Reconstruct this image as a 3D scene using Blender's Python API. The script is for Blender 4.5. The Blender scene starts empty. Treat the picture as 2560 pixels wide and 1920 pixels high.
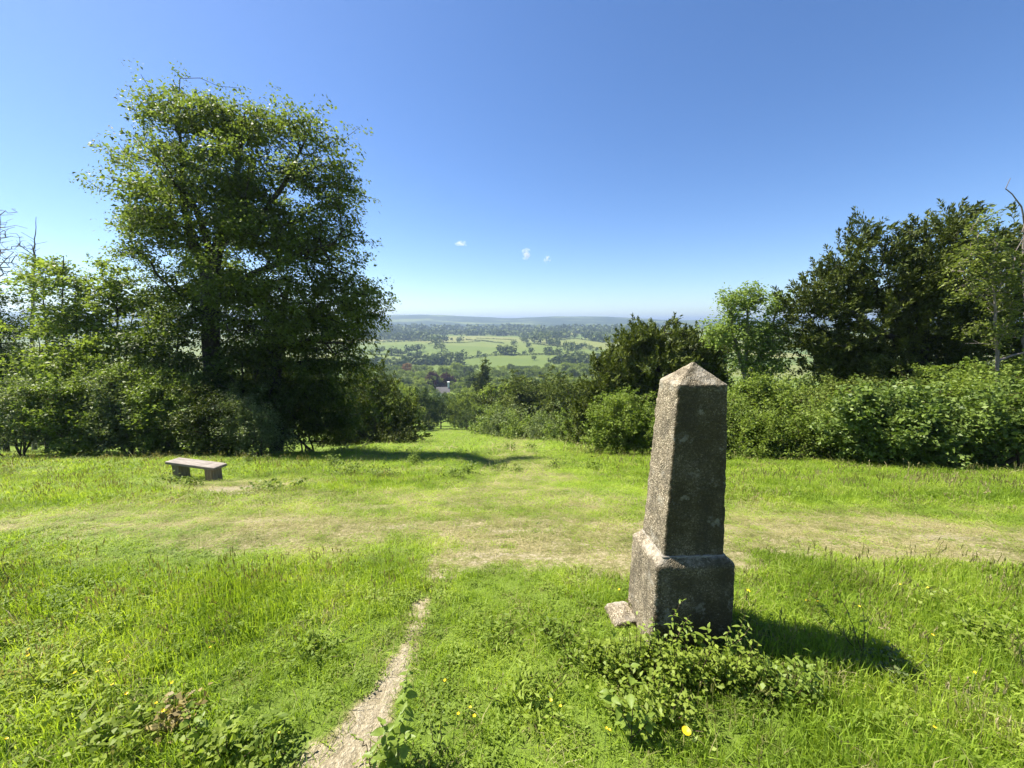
import bpy, math, random
import numpy as np
from mathutils import Vector

# ------------------------------------------------------------------ camera, sky, sun, exposure
scene = bpy.context.scene
COL = scene.collection
EYE = 1.62
PITCH = math.radians(9.2)
FPX = 965.0                                   # focal length in pixels of a 2560 wide frame
cam_data = bpy.data.cameras.new("camera")
cam_data.sensor_width = 36.0
cam_data.lens = 36.0 * FPX / 2560.0
cam_data.clip_start = 0.05
cam_data.clip_end = 60000.0
cam = bpy.data.objects.new("camera", cam_data)
cam.location = (0, 0, EYE)
cam.rotation_euler = (math.radians(90) - PITCH, 0, 0)
COL.objects.link(cam)
scene.camera = cam

SUN_EL = math.radians(55)
SUN_AZ = math.radians(-70)                    # from +Y towards +X
world = bpy.data.worlds.new("World")
scene.world = world
world.use_nodes = True
wn = world.node_tree
for n in list(wn.nodes):
    wn.nodes.remove(n)
sky = wn.nodes.new("ShaderNodeTexSky")
sky.sky_type = 'NISHITA'
sky.sun_disc = False
sky.sun_elevation = SUN_EL
sky.sun_rotation = SUN_AZ
sky.altitude = 150
sky.air_density = 0.85
sky.dust_density = 0.4
sky.ozone_density = 3.0
hsv = wn.nodes.new("ShaderNodeHueSaturation")
hsv.inputs["Saturation"].default_value = 1.18
hsv.inputs["Hue"].default_value = 0.506
bg = wn.nodes.new("ShaderNodeBackground")
bg.inputs[1].default_value = 0.067
wo = wn.nodes.new("ShaderNodeOutputWorld")
wn.links.new(sky.outputs[0], hsv.inputs["Color"])
wn.links.new(hsv.outputs[0], bg.inputs[0])
wn.links.new(bg.outputs[0], wo.inputs[0])

sun_data = bpy.data.lights.new("sun", 'SUN')
sun_data.energy = 5.0
sun_data.angle = math.radians(0.53)
sun_data.color = (1.0, 0.94, 0.84)
sun = bpy.data.objects.new("sun", sun_data)
sd = Vector((math.sin(SUN_AZ) * math.cos(SUN_EL), math.cos(SUN_AZ) * math.cos(SUN_EL), math.sin(SUN_EL)))
sun.rotation_euler = (-sd).to_track_quat('-Z', 'Y').to_euler()
sun.location = sd * 60
COL.objects.link(sun)

scene.view_settings.view_transform = 'Standard'
scene.view_settings.look = 'None'
scene.view_settings.exposure = 1.58
scene.view_settings.gamma = 1.0
scene.view_settings.use_curve_mapping = False
scene.render.engine = 'CYCLES'
cy = scene.cycles
cy.max_bounces = 6
cy.diffuse_bounces = 4
cy.glossy_bounces = 2
cy.transmission_bounces = 4
cy.transparent_max_bounces = 4
cy.volume_bounces = 0
cy.use_denoising = True
cy.denoiser = 'OPENIMAGEDENOISE'
cy.denoising_prefilter = 'ACCURATE'
cy.sample_clamp_indirect = 6.0
cy.use_adaptive_sampling = True
cy.adaptive_threshold = 0.02

# ------------------------------------------------------------------ helpers: numbers
RNG = np.random.default_rng(11)

def hash3(ix, iy, iz, seed):
    h = (ix * 374761393 + iy * 668265263 + iz * 2147483647 + seed * 974711) & 0xffffffff
    h = ((h ^ (h >> 13)) * 1274126177) & 0xffffffff
    h = h ^ (h >> 16)
    return (h & 0xffff) / 65535.0

def vnoise(p, seed=0):
    p = np.asarray(p, float)
    if p.shape[-1] == 2:
        p = np.concatenate([p, np.zeros(p.shape[:-1] + (1,))], -1)
    i = np.floor(p).astype(np.int64)
    f = p - i
    f = f * f * (3 - 2 * f)
    r = 0
    for dx in (0, 1):
        for dy in (0, 1):
            for dz in (0, 1):
                w = (f[..., 0] if dx else 1 - f[..., 0]) * (f[..., 1] if dy else 1 - f[..., 1]) * (f[..., 2] if dz else 1 - f[..., 2])
                r = r + w * hash3(i[..., 0] + dx, i[..., 1] + dy, i[..., 2] + dz, seed)
    return r

def fbm(p, oct=4, seed=0):
    p = np.asarray(p, float)
    a, s, r = 0.5, 1.0, 0
    for k in range(oct):
        r = r + a * (vnoise(p * s, seed + k) * 2 - 1)
        a *= 0.5
        s *= 2.03
    return r

PD = np.array([-60, -20, -6, 0, 1.9, 2.7, 4.37, 8.8, 11.25, 16.4, 28, 48, 80, 100, 160, 250, 350, 450, 560, 640, 850, 1200, 1600, 2000, 2400, 2800, 3400, 4500, 14000.])
PZ = np.array([3, 1.0, .2, 0, -.06, -.26, -.77, -2.17, -2.84, -4.38, -7.84, -13.5, -21.8, -27, -41, -53.5, -58.5, -58.0, -56.7, -53.6, -47.3, -42.4, -36, -36, -34, 4, 50, 38, 30.])

def profile(d):
    r = 0
    for k in (-1.5, -1, -.5, 0, .5, 1, 1.5):
        r = r + np.interp(d + k * (0.12 + np.abs(d) * 0.05), PD, PZ)
    return r / 7

def sstep(a, b, x):
    t = np.clip((x - a) / (b - a), 0, 1)
    return t * t * (3 - 2 * t)

def ground(x, y):
    x = np.asarray(x, float)
    y = np.asarray(y, float)
    z = profile(y)
    p = np.stack([x, y], -1)
    z = z + 0.05 * fbm(p * 0.7, 3, 3) * sstep(0.5, 6, np.abs(y) + np.abs(x))
    z = z + 0.5 * fbm(p * 0.05, 3, 5) * sstep(14, 60, y)
    far = sstep(500, 1500, y)
    z = z + far * 9 * fbm(p * 0.0022, 3, 7)
    ridge = sstep(2400, 3400, y)
    z = z + ridge * (-np.clip(x, -2500, 2500) * 0.012 - 4 + 26 * fbm(p * np.array([0.0013, 0.0005]), 4, 9))
    z = z - 0.30 * np.exp(-((x + 0.55 + 0.02 * y) / 0.8) ** 2) * sstep(9.5, 12, y) * (1 - sstep(16, 24, y))
    return z

def ray(u, v):
    a = (u - 1280.0) / FPX
    b = (960.0 - v) / FPX
    c, s = math.cos(PITCH), math.sin(PITCH)
    return np.array([a, c + b * s, -s + b * c])

def W(u, v, d):
    """The place seen at pixel (u, v) of the photograph, d metres ahead."""
    r = ray(u, v)
    return np.array([0, 0, EYE]) + r * (d / r[1])

def at_many(u, v):
    """Where the sight lines of pixels meet the ground."""
    u, v = np.asarray(u, float), np.asarray(v, float)
    a = (u - 1280.0) / FPX
    b = (960.0 - v) / FPX
    c, s = math.cos(PITCH), math.sin(PITCH)
    ax, az = a / (c + b * s), (-s + b * c) / (c + b * s)
    ds = np.concatenate([np.linspace(0.4, 30, 220), np.geomspace(30.3, 9000, 330)])
    hit = profile(ds)[None] > EYE + az[:, None] * ds[None]
    k = np.where(hit.any(1), hit.argmax(1), len(ds) - 1)
    lo, hi = ds[np.maximum(k - 9, 0)] * .97, ds[np.minimum(k + 4, len(ds) - 1)]
    t = np.linspace(0, 1, 40)
    D = lo[:, None] + (hi - lo)[:, None] * t[None]
    G = ground(ax[:, None] * D, D) > EYE + az[:, None] * D
    k = np.where(G.any(1), G.argmax(1), 39)
    d = D[np.arange(len(u)), k] - (hi - lo) / 80
    return ax * d, d

def at(u, v):
    x, y = at_many([u], [v])
    return float(x[0]), float(y[0])

def onground(x, y):
    return np.array([x, y, float(ground(x, y))])

# ------------------------------------------------------------------ helpers: objects and materials
def mesh_np(name, v, faces_list):
    """faces_list: list of (n,k) int arrays."""
    me = bpy.data.meshes.new(name)
    v = np.asarray(v, np.float32)
    me.vertices.add(len(v))
    me.vertices.foreach_set("co", v.ravel())
    faces_list = [np.asarray(f, np.int32) for f in faces_list if len(f)]
    tot = sum(f.size for f in faces_list)
    npoly = sum(len(f) for f in faces_list)
    me.loops.add(tot)
    me.polygons.add(npoly)
    me.loops.foreach_set("vertex_index", np.concatenate([f.ravel() for f in faces_list]))
    ls = np.concatenate([np.full(len(f), f.shape[1]) for f in faces_list])
    st = np.concatenate([[0], np.cumsum(ls)[:-1]]).astype(np.int32)
    me.polygons.foreach_set("loop_start", st)
    me.update(calc_edges=True)
    return me

def link(name, me, mat=None, parent=None, loc=None, rot=None, scale=None):
    o = bpy.data.objects.new(name, me)
    COL.objects.link(o)
    if mat is not None and me is not None and not me.materials:
        me.materials.append(mat)
    if parent is not None:
        o.parent = parent
    if loc is not None:
        o.location = [float(a) for a in loc]
    if rot is not None:
        o.rotation_euler = rot
    if scale is not None:
        o.scale = scale if hasattr(scale, '__len__') else (scale,) * 3
    return o

def tag(o, label=None, cat=None, group=None, kind=None):
    if label: o["label"] = label
    if cat: o["category"] = cat
    if group: o["group"] = group
    if kind: o["kind"] = kind
    return o

def smooth(me):
    me.polygons.foreach_set("use_smooth", np.ones(len(me.polygons), bool))
    return me

def new_mat(name):
    m = bpy.data.materials.new(name)
    m.use_nodes = True
    nt = m.node_tree
    for n in list(nt.nodes):
        nt.nodes.remove(n)
    out = nt.nodes.new("ShaderNodeOutputMaterial")
    return m, nt, out

def N(nt, typ, **kw):
    n = nt.nodes.new(typ)
    for k, val in kw.items():
        if k.startswith("i_"):
            n.inputs[k[2:].replace("_", " ")].default_value = val
        else:
            setattr(n, k, val)
    return n

def mixc(nt, fac, a, b, mode='MIX'):
    n = nt.nodes.new("ShaderNodeMix")
    n.data_type = 'RGBA'
    n.blend_type = mode
    for s, val in ((0, fac), (6, a), (7, b)):
        if isinstance(val, (int, float)):
            n.inputs[s].default_value = val
        elif isinstance(val, tuple):
            n.inputs[s].default_value = val if len(val) == 4 else val + (1,)
        else:
            nt.links.new(val, n.inputs[s])
    return n.outputs[2]

def mth(nt, op, a, b=None, clamp=False):
    n = nt.nodes.new("ShaderNodeMath")
    n.operation = op
    n.use_clamp = clamp
    for s, val in ((0, a), (1, b)):
        if val is None:
            continue
        if isinstance(val, (int, float)):
            n.inputs[s].default_value = val
        else:
            nt.links.new(val, n.inputs[s])
    return n.outputs[0]

def ramp(nt, fac, stops):
    n = nt.nodes.new("ShaderNodeValToRGB")
    cr = n.color_ramp
    while len(cr.elements) < len(stops):
        cr.elements.new(0.5)
    for e, (p, c) in zip(cr.elements, stops):
        e.position = p
        e.color = c if len(c) == 4 else tuple(c) + (1,)
    nt.links.new(fac, n.inputs[0])
    return n.outputs[0]

def noise(nt, scale, detail=3, vec=None, rough=0.55):
    n = N(nt, "ShaderNodeTexNoise")
    n.inputs["Scale"].default_value = scale
    n.inputs["Detail"].default_value = detail
    n.inputs["Roughness"].default_value = rough
    if vec is not None:
        nt.links.new(vec, n.inputs["Vector"])
    return n.outputs["Fac"]

def leaf_mat(name, dark, light, trans=0.35, rough=0.45, spec=0.35, clump=0.5, rnd=0.6, hue=0.0, objvar=0.0):
    m, nt, out = new_mat(name)
    geo = N(nt, "ShaderNodeNewGeometry")
    tc = N(nt, "ShaderNodeTexCoord")
    nz = noise(nt, clump, 2, tc.outputs["Object"])
    f = mth(nt, 'MULTIPLY', geo.outputs["Random Per Island"], rnd)
    f = mth(nt, 'ADD', f, mth(nt, 'MULTIPLY', mth(nt, 'SUBTRACT', nz, 0.35), 1.1), clamp=True)
    if objvar:
        oi = N(nt, "ShaderNodeObjectInfo")
        f = mth(nt, 'ADD', f, mth(nt, 'MULTIPLY', mth(nt, 'SUBTRACT', oi.outputs["Random"], 0.5), objvar), clamp=True)
    col = mixc(nt, f, dark, light)
    pb = N(nt, "ShaderNodeBsdfPrincipled")
    nt.links.new(col, pb.inputs["Base Color"])
    pb.inputs["Roughness"].default_value = rough
    pb.inputs["Specular IOR Level"].default_value = spec
    tr = N(nt, "ShaderNodeBsdfTranslucent")
    tcol = mixc(nt, 1.0, col, (1.12, 1.17, 0.6), 'MULTIPLY')
    nt.links.new(tcol, tr.inputs["Color"])
    mx = N(nt, "ShaderNodeMixShader")
    mx.inputs[0].default_value = trans
    nt.links.new(pb.outputs[0], mx.inputs[1])
    nt.links.new(tr.outputs[0], mx.inputs[2])
    nt.links.new(mx.outputs[0], out.inputs[0])
    return m

def bark_mat(name, a, b, scale=9):
    m, nt, out = new_mat(name)
    tc = N(nt, "ShaderNodeTexCoord")
    mp = N(nt, "ShaderNodeMapping")
    mp.inputs["Scale"].default_value = (1, 1, 0.25)
    nt.links.new(tc.outputs["Object"], mp.inputs[0])
    nz = noise(nt, scale, 5, mp.outputs[0], 0.65)
    col = ramp(nt, nz, [(0.3, a), (0.7, b)])
    pb = N(nt, "ShaderNodeBsdfPrincipled")
    pb.inputs["Roughness"].default_value = 0.9
    pb.inputs["Specular IOR Level"].default_value = 0.2
    nt.links.new(col, pb.inputs["Base Color"])
    bp = N(nt, "ShaderNodeBump")
    bp.inputs["Strength"].default_value = 0.6
    bp.inputs["Distance"].default_value = 0.02
    nt.links.new(nz, bp.inputs["Height"])
    nt.links.new(bp.outputs[0], pb.inputs["Normal"])
    nt.links.new(pb.outputs[0], out.inputs[0])
    return m

M = {}
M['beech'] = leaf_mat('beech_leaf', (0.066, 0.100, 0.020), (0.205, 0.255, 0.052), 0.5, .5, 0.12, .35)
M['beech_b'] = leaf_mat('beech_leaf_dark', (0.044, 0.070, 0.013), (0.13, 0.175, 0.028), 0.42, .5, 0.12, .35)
M['sycamore'] = leaf_mat('sycamore_leaf', (0.098, 0.145, 0.026), (0.265, 0.325, 0.066), 0.5, .5, 0.12, .6)
M['shrub_grey'] = leaf_mat('shrub_leaf_greyish', (0.085, 0.120, 0.042), (0.225, 0.270, 0.100), 0.36, .5, 0.15, .9)
M['shrub'] = leaf_mat('shrub_leaf', (0.082, 0.130, 0.022), (0.240, 0.305, 0.062), 0.42, .48, 0.15, .9)
M['shrub_glossy'] = leaf_mat('shrub_leaf_glossy', (.060, .105, .018), (.205, .275, .058), .38, .5, .25, 1.2)
M['shrub_light'] = leaf_mat('shrub_leaf_light', (0.095, 0.148, 0.022), (0.24, 0.305, 0.055), 0.44, .5, 0.15, .8)
M['yew'] = leaf_mat('yew_needle', (0.03, 0.046, 0.01), (0.115, 0.138, 0.026), 0.15, .55, 0.12, .55, .7)
M['yew_olive'] = leaf_mat('yew_needle_olive', (0.044, 0.066, 0.011), (0.14, 0.17, 0.028), 0.18, .55, 0.12, .5, .7)
M['ash'] = leaf_mat('ash_leaf', (0.12, 0.18, 0.036), (0.26, 0.34, 0.085), 0.45, .5, 0.12, .6)
M['elder'] = leaf_mat('elder_leaf', (.085, .120, .020), (.200, .235, .050), .38, .5, .2, .6)
M['valley'] = leaf_mat('valley_leaf', (.092, .138, .021), (.280, .340, .052), .30, .6, .15, .18, .6, objvar=.8)
M['valley_bright'] = leaf_mat('valley_leaf_bright', (.110, .160, .018), (.270, .330, .036), .32, .6, .15, .18, .6)
M['valley_dark'] = leaf_mat('valley_leaf_dark', (.036, .064, .014), (.125, .170, .030), .22, .6, .15, .18, .6)
M['copper'] = leaf_mat('copper_leaf', (.024, .007, .011), (.090, .026, .032), .2, .6, .15, .25)
M['orange'] = leaf_mat('orange_leaf', (.17, .095, .022), (.30, .165, .045), .3, .6, .1, .25)
M['far_tree'] = leaf_mat('far_leaf', (.046, .076, .022), (.150, .185, .046), .15, .7, .1, .05, .6, objvar=.9)
M['far_wood'] = leaf_mat('far_wood_leaf', (.034, .060, .018), (.145, .180, .045), .1, .7, .1, .035, .75)
M['sprig'] = leaf_mat('sprig_leaf', (.105, .165, .020), (.250, .330, .055), .46, .45, .3, 6)
M['bramble'] = leaf_mat('bramble_leaf', (.135, .195, .020), (.320, .395, .065), .5, .5, .25, 3)
M['bark'] = bark_mat('beech_bark', (.020, .017, .012), (.058, .050, .039), 7)
M['bark_pale'] = bark_mat('pale_bark', (.10, .09, .07), (.26, .23, .19), 9)
M['bark_dead'] = bark_mat('dead_wood', (.12, .10, .085), (.27, .235, .205), 12)
M['bramble_red'] = leaf_mat('bramble_leaf_reddish', (.16, .12, .038), (.36, .30, .12), .35, .5, .2, 5)
M['twig'] = bark_mat('twig_bark', (.05, .035, .02), (.13, .09, .055), 40)

# ------------------------------------------------------------------ masks of the ground (path, worn band)
path_px = [(840, 1960, 98), (852, 1905, 92), (895, 1830, 76), (950, 1770, 50), (982, 1720, 36), (1003, 1660, 32), (1028, 1600, 32), (1045, 1540, 32), (1068, 1470, 38), (1100, 1410, 46)]
PATH = []
for u, v, hw in path_px:
    x, y = at(u, v)
    x2, _ = at(u + hw, v)
    PATH.append((x, y, x2 - x))
PATH = np.array(PATH)
PATH = np.concatenate([[[PATH[0, 0] - .12, 0.2, .26], [PATH[0, 0] - .5, -3, .26]], PATH])
PO = np.argsort(PATH[:, 1])
PATH = PATH[PO]
BARE = [at(1010, 1318) + (.5, .10), at(1290, 1330) + (.5, .12), at(1240, 1390) + (.5, .08), at(1350, 1395) + (.45, .07), at(200, 1310) + (.8, .1), at(700, 1300) + (.5, .1), at(1900, 1330) + (.6, .1), at(595, 1240 - 8) + (.55, .22), at(1075, 1312) + (.55, .10), at(1180, 1316) + (.30, .06), at(1560, 1312) + (.25, .07), at(1180, 1405) + (.35, .05), at(1440, 1360) + (.2, .08), at(30, 1303) + (.7, .1), at(2380, 1345) + (.5, .12), at(1225, 1176) + (.28, .35), at(1235, 1162) + (.3, .6)]

def soil_mask(x, y):
    px = np.interp(y, PATH[:, 1], PATH[:, 0])
    pw = np.interp(y, PATH[:, 1], PATH[:, 2])
    n = fbm(np.stack([x, y], -1) * 5.0, 3, 21)
    d = np.abs(x - px) / pw + n * 1.7
    s = (1 - sstep(0.55, 1.35, d)) * (1 - sstep(2.6, 3.0, y) * .9)
    fade = 1 - 0.48 * sstep(1.5, 2.0, y)
    s = s * fade
    for bx, by, rx, ry in BARE + [at(604, 1224) + (.85, .7)]:
        q = ((x - bx) / rx) ** 2 + ((y - by) / ry) ** 2 + n * 1.2
        s = np.maximum(s, (0.9 if ry > .4 else 0.58) * (1 - sstep(0.0, 1.8, q)))
    return s

def worn_mask(x, y):
    n = fbm(np.stack([x, y], -1) * 0.9, 4, 31)
    din = 2.72 + 0.16 * np.maximum(0, -x - .3) - 0.03 * np.maximum(0, x)
    dout = 4.35 + 0.05 * np.abs(x)
    b = sstep(din - .25, din + .4, y + n * .55) * (1 - sstep(dout - .3, dout + 1.2, y + n * 1.2))
    # mown strip beyond the band, running down to the steps
    c = 0.45 * (1 - sstep(.9, 1.9, np.abs(x + .1 - 0.02 * y) + n)) * sstep(4, 5, y) * (1 - sstep(60, 90, y))
    g = .42 * sstep(4.0, 4.6, y) * (1 - sstep(6.2, 8.2, y + n * 2)) * (1 - sstep(4.2, 5.6, np.abs(x + 1.2) + n))
    c = np.maximum(c, g)
    # worn around the bench front
    e = 0.5 * (1 - sstep(.5, 1.3, ((x + 6.2) / 2.3) ** 2 + ((y - 8.0) / 1.0) ** 2 + n))
    return np.clip(np.maximum(np.maximum(b * (0.62 + n * .9), c), e), 0, 1)

# ------------------------------------------------------------------ the ground: one sheet to the horizon
def ground_material():
    m, nt, out = new_mat('meadow_ground')
    tc = N(nt, "ShaderNodeTexCoord")
    P = tc.outputs["Object"]
    a_soil = N(nt, "ShaderNodeAttribute", attribute_name="soil").outputs["Fac"]
    a_worn = N(nt, "ShaderNodeAttribute", attribute_name="worn").outputs["Fac"]
    sep = N(nt, "ShaderNodeSeparateXYZ")
    nt.links.new(P, sep.inputs[0])
    n1 = noise(nt, 0.8, 5, P)
    n2 = noise(nt, 22, 5, P, 0.7)
    n3 = noise(nt, 90, 3, P, 0.7)
    grass = ramp(nt, mth(nt, 'ADD', mth(nt, 'MULTIPLY', n1, .5), mth(nt, 'MULTIPLY', n2, .5)), [(0.3, (.075, .120, .016)), (0.7, (.155, .215, .032))])
    dry = ramp(nt, mth(nt, 'ADD', mth(nt, 'MULTIPLY', n2, .6), mth(nt, 'MULTIPLY', n3, .4)), [(0.30, (.085, .115, .026)), (0.47, (.18, .165, .068)), (0.60, (.38, .32, .20))])
    soil = ramp(nt, mth(nt, 'ADD', mth(nt, 'MULTIPLY', n2, .45), mth(nt, 'MULTIPLY', n3, .55)), [(0.3, (.12, .096, .056)), (0.48, (.26, .22, .14)), (0.68, (.43, .38, .27))])
    wf = mth(nt, 'MULTIPLY', mth(nt, 'SUBTRACT', mth(nt, 'ADD', mth(nt, 'ADD', a_worn, mth(nt, 'MULTIPLY', a_soil, 1.3)), mth(nt, 'MULTIPLY', n2, .5)), 0.35), 2.2, clamp=True)
    c = mixc(nt, wf, grass, dry)
    sf = mth(nt, 'MULTIPLY', mth(nt, 'SUBTRACT', mth(nt, 'ADD', a_soil, mth(nt, 'MULTIPLY', mth(nt, 'SUBTRACT', n2, .5), .9)), 0.40), 4.0, clamp=True)
    c = mixc(nt, sf, c, soil)
    # far fields: cells of different crops and pasture
    mp = N(nt, "ShaderNodeMapping")
    mp.inputs["Scale"].default_value = (0.0042, 0.0062, 0)
    mp.inputs["Rotation"].default_value = (0, 0, 0.25)
    nt.links.new(P, mp.inputs[0])
    vo = N(nt, "ShaderNodeTexVoronoi")
    vo.inputs["Scale"].default_value = 1.0
    vo.inputs["Randomness"].default_value = 0.75
    nt.links.new(mp.outputs[0], vo.inputs["Vector"])
    sc = N(nt, "ShaderNodeSeparateColor")
    nt.links.new(vo.outputs["Color"], sc.inputs[0])
    nf = noise(nt, 0.02, 4, P)
    ff = mth(nt, 'ADD', mth(nt, 'MULTIPLY', sc.outputs[0], .75), mth(nt, 'MULTIPLY', nf, .35))
    fields = ramp(nt, ff, [(0.1, (.080, .118, .026)), (0.45, (.110, .142, .032)), (0.75, (.145, .160, .045)), (1.0, (.19, .185, .065))])
    fw = N(nt, "ShaderNodeMapping")
    fw.inputs["Scale"].default_value = (0.0022, 0.0035, 0)
    nt.links.new(P, fw.inputs[0])
    nw = noise(nt, 1.0, 5, fw.outputs[0], 0.6)
    woods = ramp(nt, nw, [(0.52, (.026, .042, .016)), (0.60, (.12, .145, .045))])
    far_f = mth(nt, 'MULTIPLY', mth(nt, 'SUBTRACT', sep.outputs[1], 1900), 1 / 400, clamp=True)
    fields = mixc(nt, far_f, fields, woods)
    fd = mth(nt, 'MULTIPLY', mth(nt, 'SUBTRACT', sep.outputs[1], 300), 1 / 150, clamp=True)
    c = mixc(nt, fd, c, fields)
    pb = N(nt, "ShaderNodeBsdfPrincipled")
    pb.inputs["Roughness"].default_value = 0.95
    pb.inputs["Specular IOR Level"].default_value = 0.1
    nt.links.new(c, pb.inputs["Base Color"])
    bp = N(nt, "ShaderNodeBump")
    bp.inputs["Strength"].default_value = 0.9
    bp.inputs["Distance"].default_value = 0.03
    hh = mth(nt, 'ADD', n2, mth(nt, 'MULTIPLY', n3, .5))
    nt.links.new(hh, bp.inputs["Height"])
    nt.links.new(bp.outputs[0], pb.inputs["Normal"])
    nt.links.new(pb.outputs[0], out.inputs[0])
    return m

NX, NY = 381, 460
gx = np.sinh(np.linspace(-10.2, 10.2, NX))
gx = gx / gx.max() * 10800
uy = np.linspace(-4.3, 9.6, NY)
gy = 2.0 + np.sinh(uy) * (10400 / math.sinh(9.6))
X, Y = np.meshgrid(gx, gy)
Z = ground(X, Y)
gv = np.stack([X, Y, Z], -1).reshape(-1, 3)
ii = np.arange(NX * NY).reshape(NY, NX)
gf = np.stack([ii[:-1, :-1], ii[:-1, 1:], ii[1:, 1:], ii[1:, :-1]], -1).reshape(-1, 4)
gme = smooth(mesh_np('ground', gv, [gf]))
for nm, fn in (("soil", soil_mask), ("worn", worn_mask)):
    at_ = gme.attributes.new(nm, 'FLOAT', 'POINT')
    at_.data.foreach_set("value", fn(X, Y).astype(np.float32).ravel())
gob = link('ground', gme, ground_material())
tag(gob, 'sloping grassy hillside falling to a valley of green fields', kind='structure')

# ------------------------------------------------------------------ trees: skeleton, tubes, leaf sprays
def unit(a):
    return a / (np.linalg.norm(a, axis=-1, keepdims=True) + 1e-9)

def frames(d):
    up = np.where(np.abs(d[:, 2:3]) > 0.9, np.array([[1., 0, 0]]), np.array([[0, 0, 1.]]))
    s = unit(np.cross(d, up))
    return s, np.cross(s, d)

def tubes(p0, p1, r0, r1):
    """Tapered tubes for many edges at once."""
    vs, fs, base = [], [], 0
    d = unit(p1 - p0)
    p1 = p1 + d * (r1 * 0.5)[:, None]
    s, t = frames(d)
    rm = np.maximum(r0, r1)
    for lo, hi, k in ((0, .012, 3), (.012, .04, 4), (.04, .12, 6), (.12, 9, 10)):
        m = (rm >= lo) & (rm < hi)
        n = int(m.sum())
        if not n:
            continue
        ang = np.arange(k) * 2 * np.pi / k
        ring = np.cos(ang)[None, :, None] * s[m][:, None] + np.sin(ang)[None, :, None] * t[m][:, None]
        a = p0[m][:, None] + ring * r0[m][:, None, None]
        b = p1[m][:, None] + ring * r1[m][:, None, None]
        vs.append(np.concatenate([a, b], 1).reshape(-1, 3))
        j = np.arange(k)
        q = np.stack([j, (j + 1) % k, k + (j + 1) % k, k + j], -1)
        fs.append((base + (np.arange(n) * 2 * k)[:, None, None] + q[None]).reshape(-1, 4))
        base += n * 2 * k
    return np.concatenate(vs), np.concatenate(fs)

def grow(rng, limbs, targets, seg=0.45, up_pen=0.6, r_tip=0.006, r_pow=0.5, wob=0.12, len_pen=0.15):
    """limbs: polylines [(x,y,z,r)...]; every target is tied to the nearest suitable node. Returns edges and the tips' directions."""
    pos, par, rad, plen = [], [], [], []
    for li, L in enumerate(limbs):
        L = np.array(L, float)
        first = True
        for k in range(len(L) - 1):
            n = max(1, int(np.linalg.norm(L[k + 1, :3] - L[k, :3]) / seg))
            for j in range(n + (k == len(L) - 2)):
                q = L[k] + (L[k + 1] - L[k]) * (j / n)
                jit = rng.normal(0, 1, 3) * 0.08 * wob * seg * 4
                if first:
                    if li == 0:
                        par.append(-1); plen.append(0)
                    else:
                        A = np.array(pos)
                        i = int(np.argmin(((A - q[:3]) ** 2).sum(1)))
                        par.append(i); plen.append(plen[i])
                    first = False
                    jit = 0
                else:
                    par.append(len(pos) - 1); plen.append(plen[-1] + seg)
                pos.append(q[:3] + jit); rad.append(q[3])
    A = np.zeros((len(pos) + len(targets) * 14, 3))
    PL = np.zeros(len(A))
    A[:len(pos)] = pos
    PL[:len(pos)] = plen
    n = len(pos)
    d0 = np.sqrt(((targets[:, None] - A[None, :n:3]) ** 2).sum(2)).min(1)
    tips, tdir = [], []
    for ti in np.argsort(d0):
        t = targets[ti]
        dv = t - A[:n]
        dist = np.sqrt((dv ** 2).sum(1))
        cost = dist + up_pen * np.maximum(0, -dv[:, 2]) + len_pen * PL[:n]
        i = int(np.argmin(cost))
        m = int(min(12, max(1, dist[i] / seg)))
        a = A[i].copy()
        bow = np.array([0, 0, 1.0]) * dist[i] * 0.12
        last = i
        for k in range(1, m + 1):
            f = k / m
            q = a + (t - a) * f + bow * math.sin(f * math.pi) + (rng.normal(0, 1, 3) * wob * seg if k < m else 0)
            A[n] = q
            PL[n] = PL[last] + dist[i] / m
            par.append(last); rad.append(0.0)
            last = n
            n += 1
        tips.append(last)
        tdir.append(A[last] - A[par[last]])
    A = A[:n]
    par = np.array(par)
    cnt = np.zeros(n)
    cnt[tips] = 1
    for i in range(n - 1, 0, -1):
        if par[i] >= 0:
            cnt[par[i]] += cnt[i]
    r = np.maximum(np.array(rad), r_tip * np.maximum(cnt, 1) ** r_pow)
    for i in range(len(limbs[0]) and 1, n):       # never thicker than what carries it
        if par[i] >= 0 and r[i] > r[par[i]]:
            r[i] = r[par[i]]
    e = np.where(par >= 0)[0]
    r0 = np.minimum(r[par[e]], r[e] * 1.35)
    return (A[par[e]], A[e], r0, r[e]), A[tips], unit(np.array(tdir) if len(tdir) else np.zeros((0, 3)))

def leaf_quads(c, a, nrm, L, Wd, fold=0.18):
    """Rhombic folded leaves: centre, axis, normal, length, width."""
    a = unit(a)
    s = unit(np.cross(nrm, a))
    nn = np.cross(a, s)
    L = L[:, None]
    Wd = Wd[:, None]
    v = np.stack([c - a * L * .5, c + s * Wd * .5 + nn * Wd * fold - a * L * .06, c + a * L * .5 - nn * L * .08, c - s * Wd * .5 + nn * Wd * fold - a * L * .06], 1)
    n = len(c)
    return v.reshape(-1, 3), np.arange(n * 4).reshape(n, 4)

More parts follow.
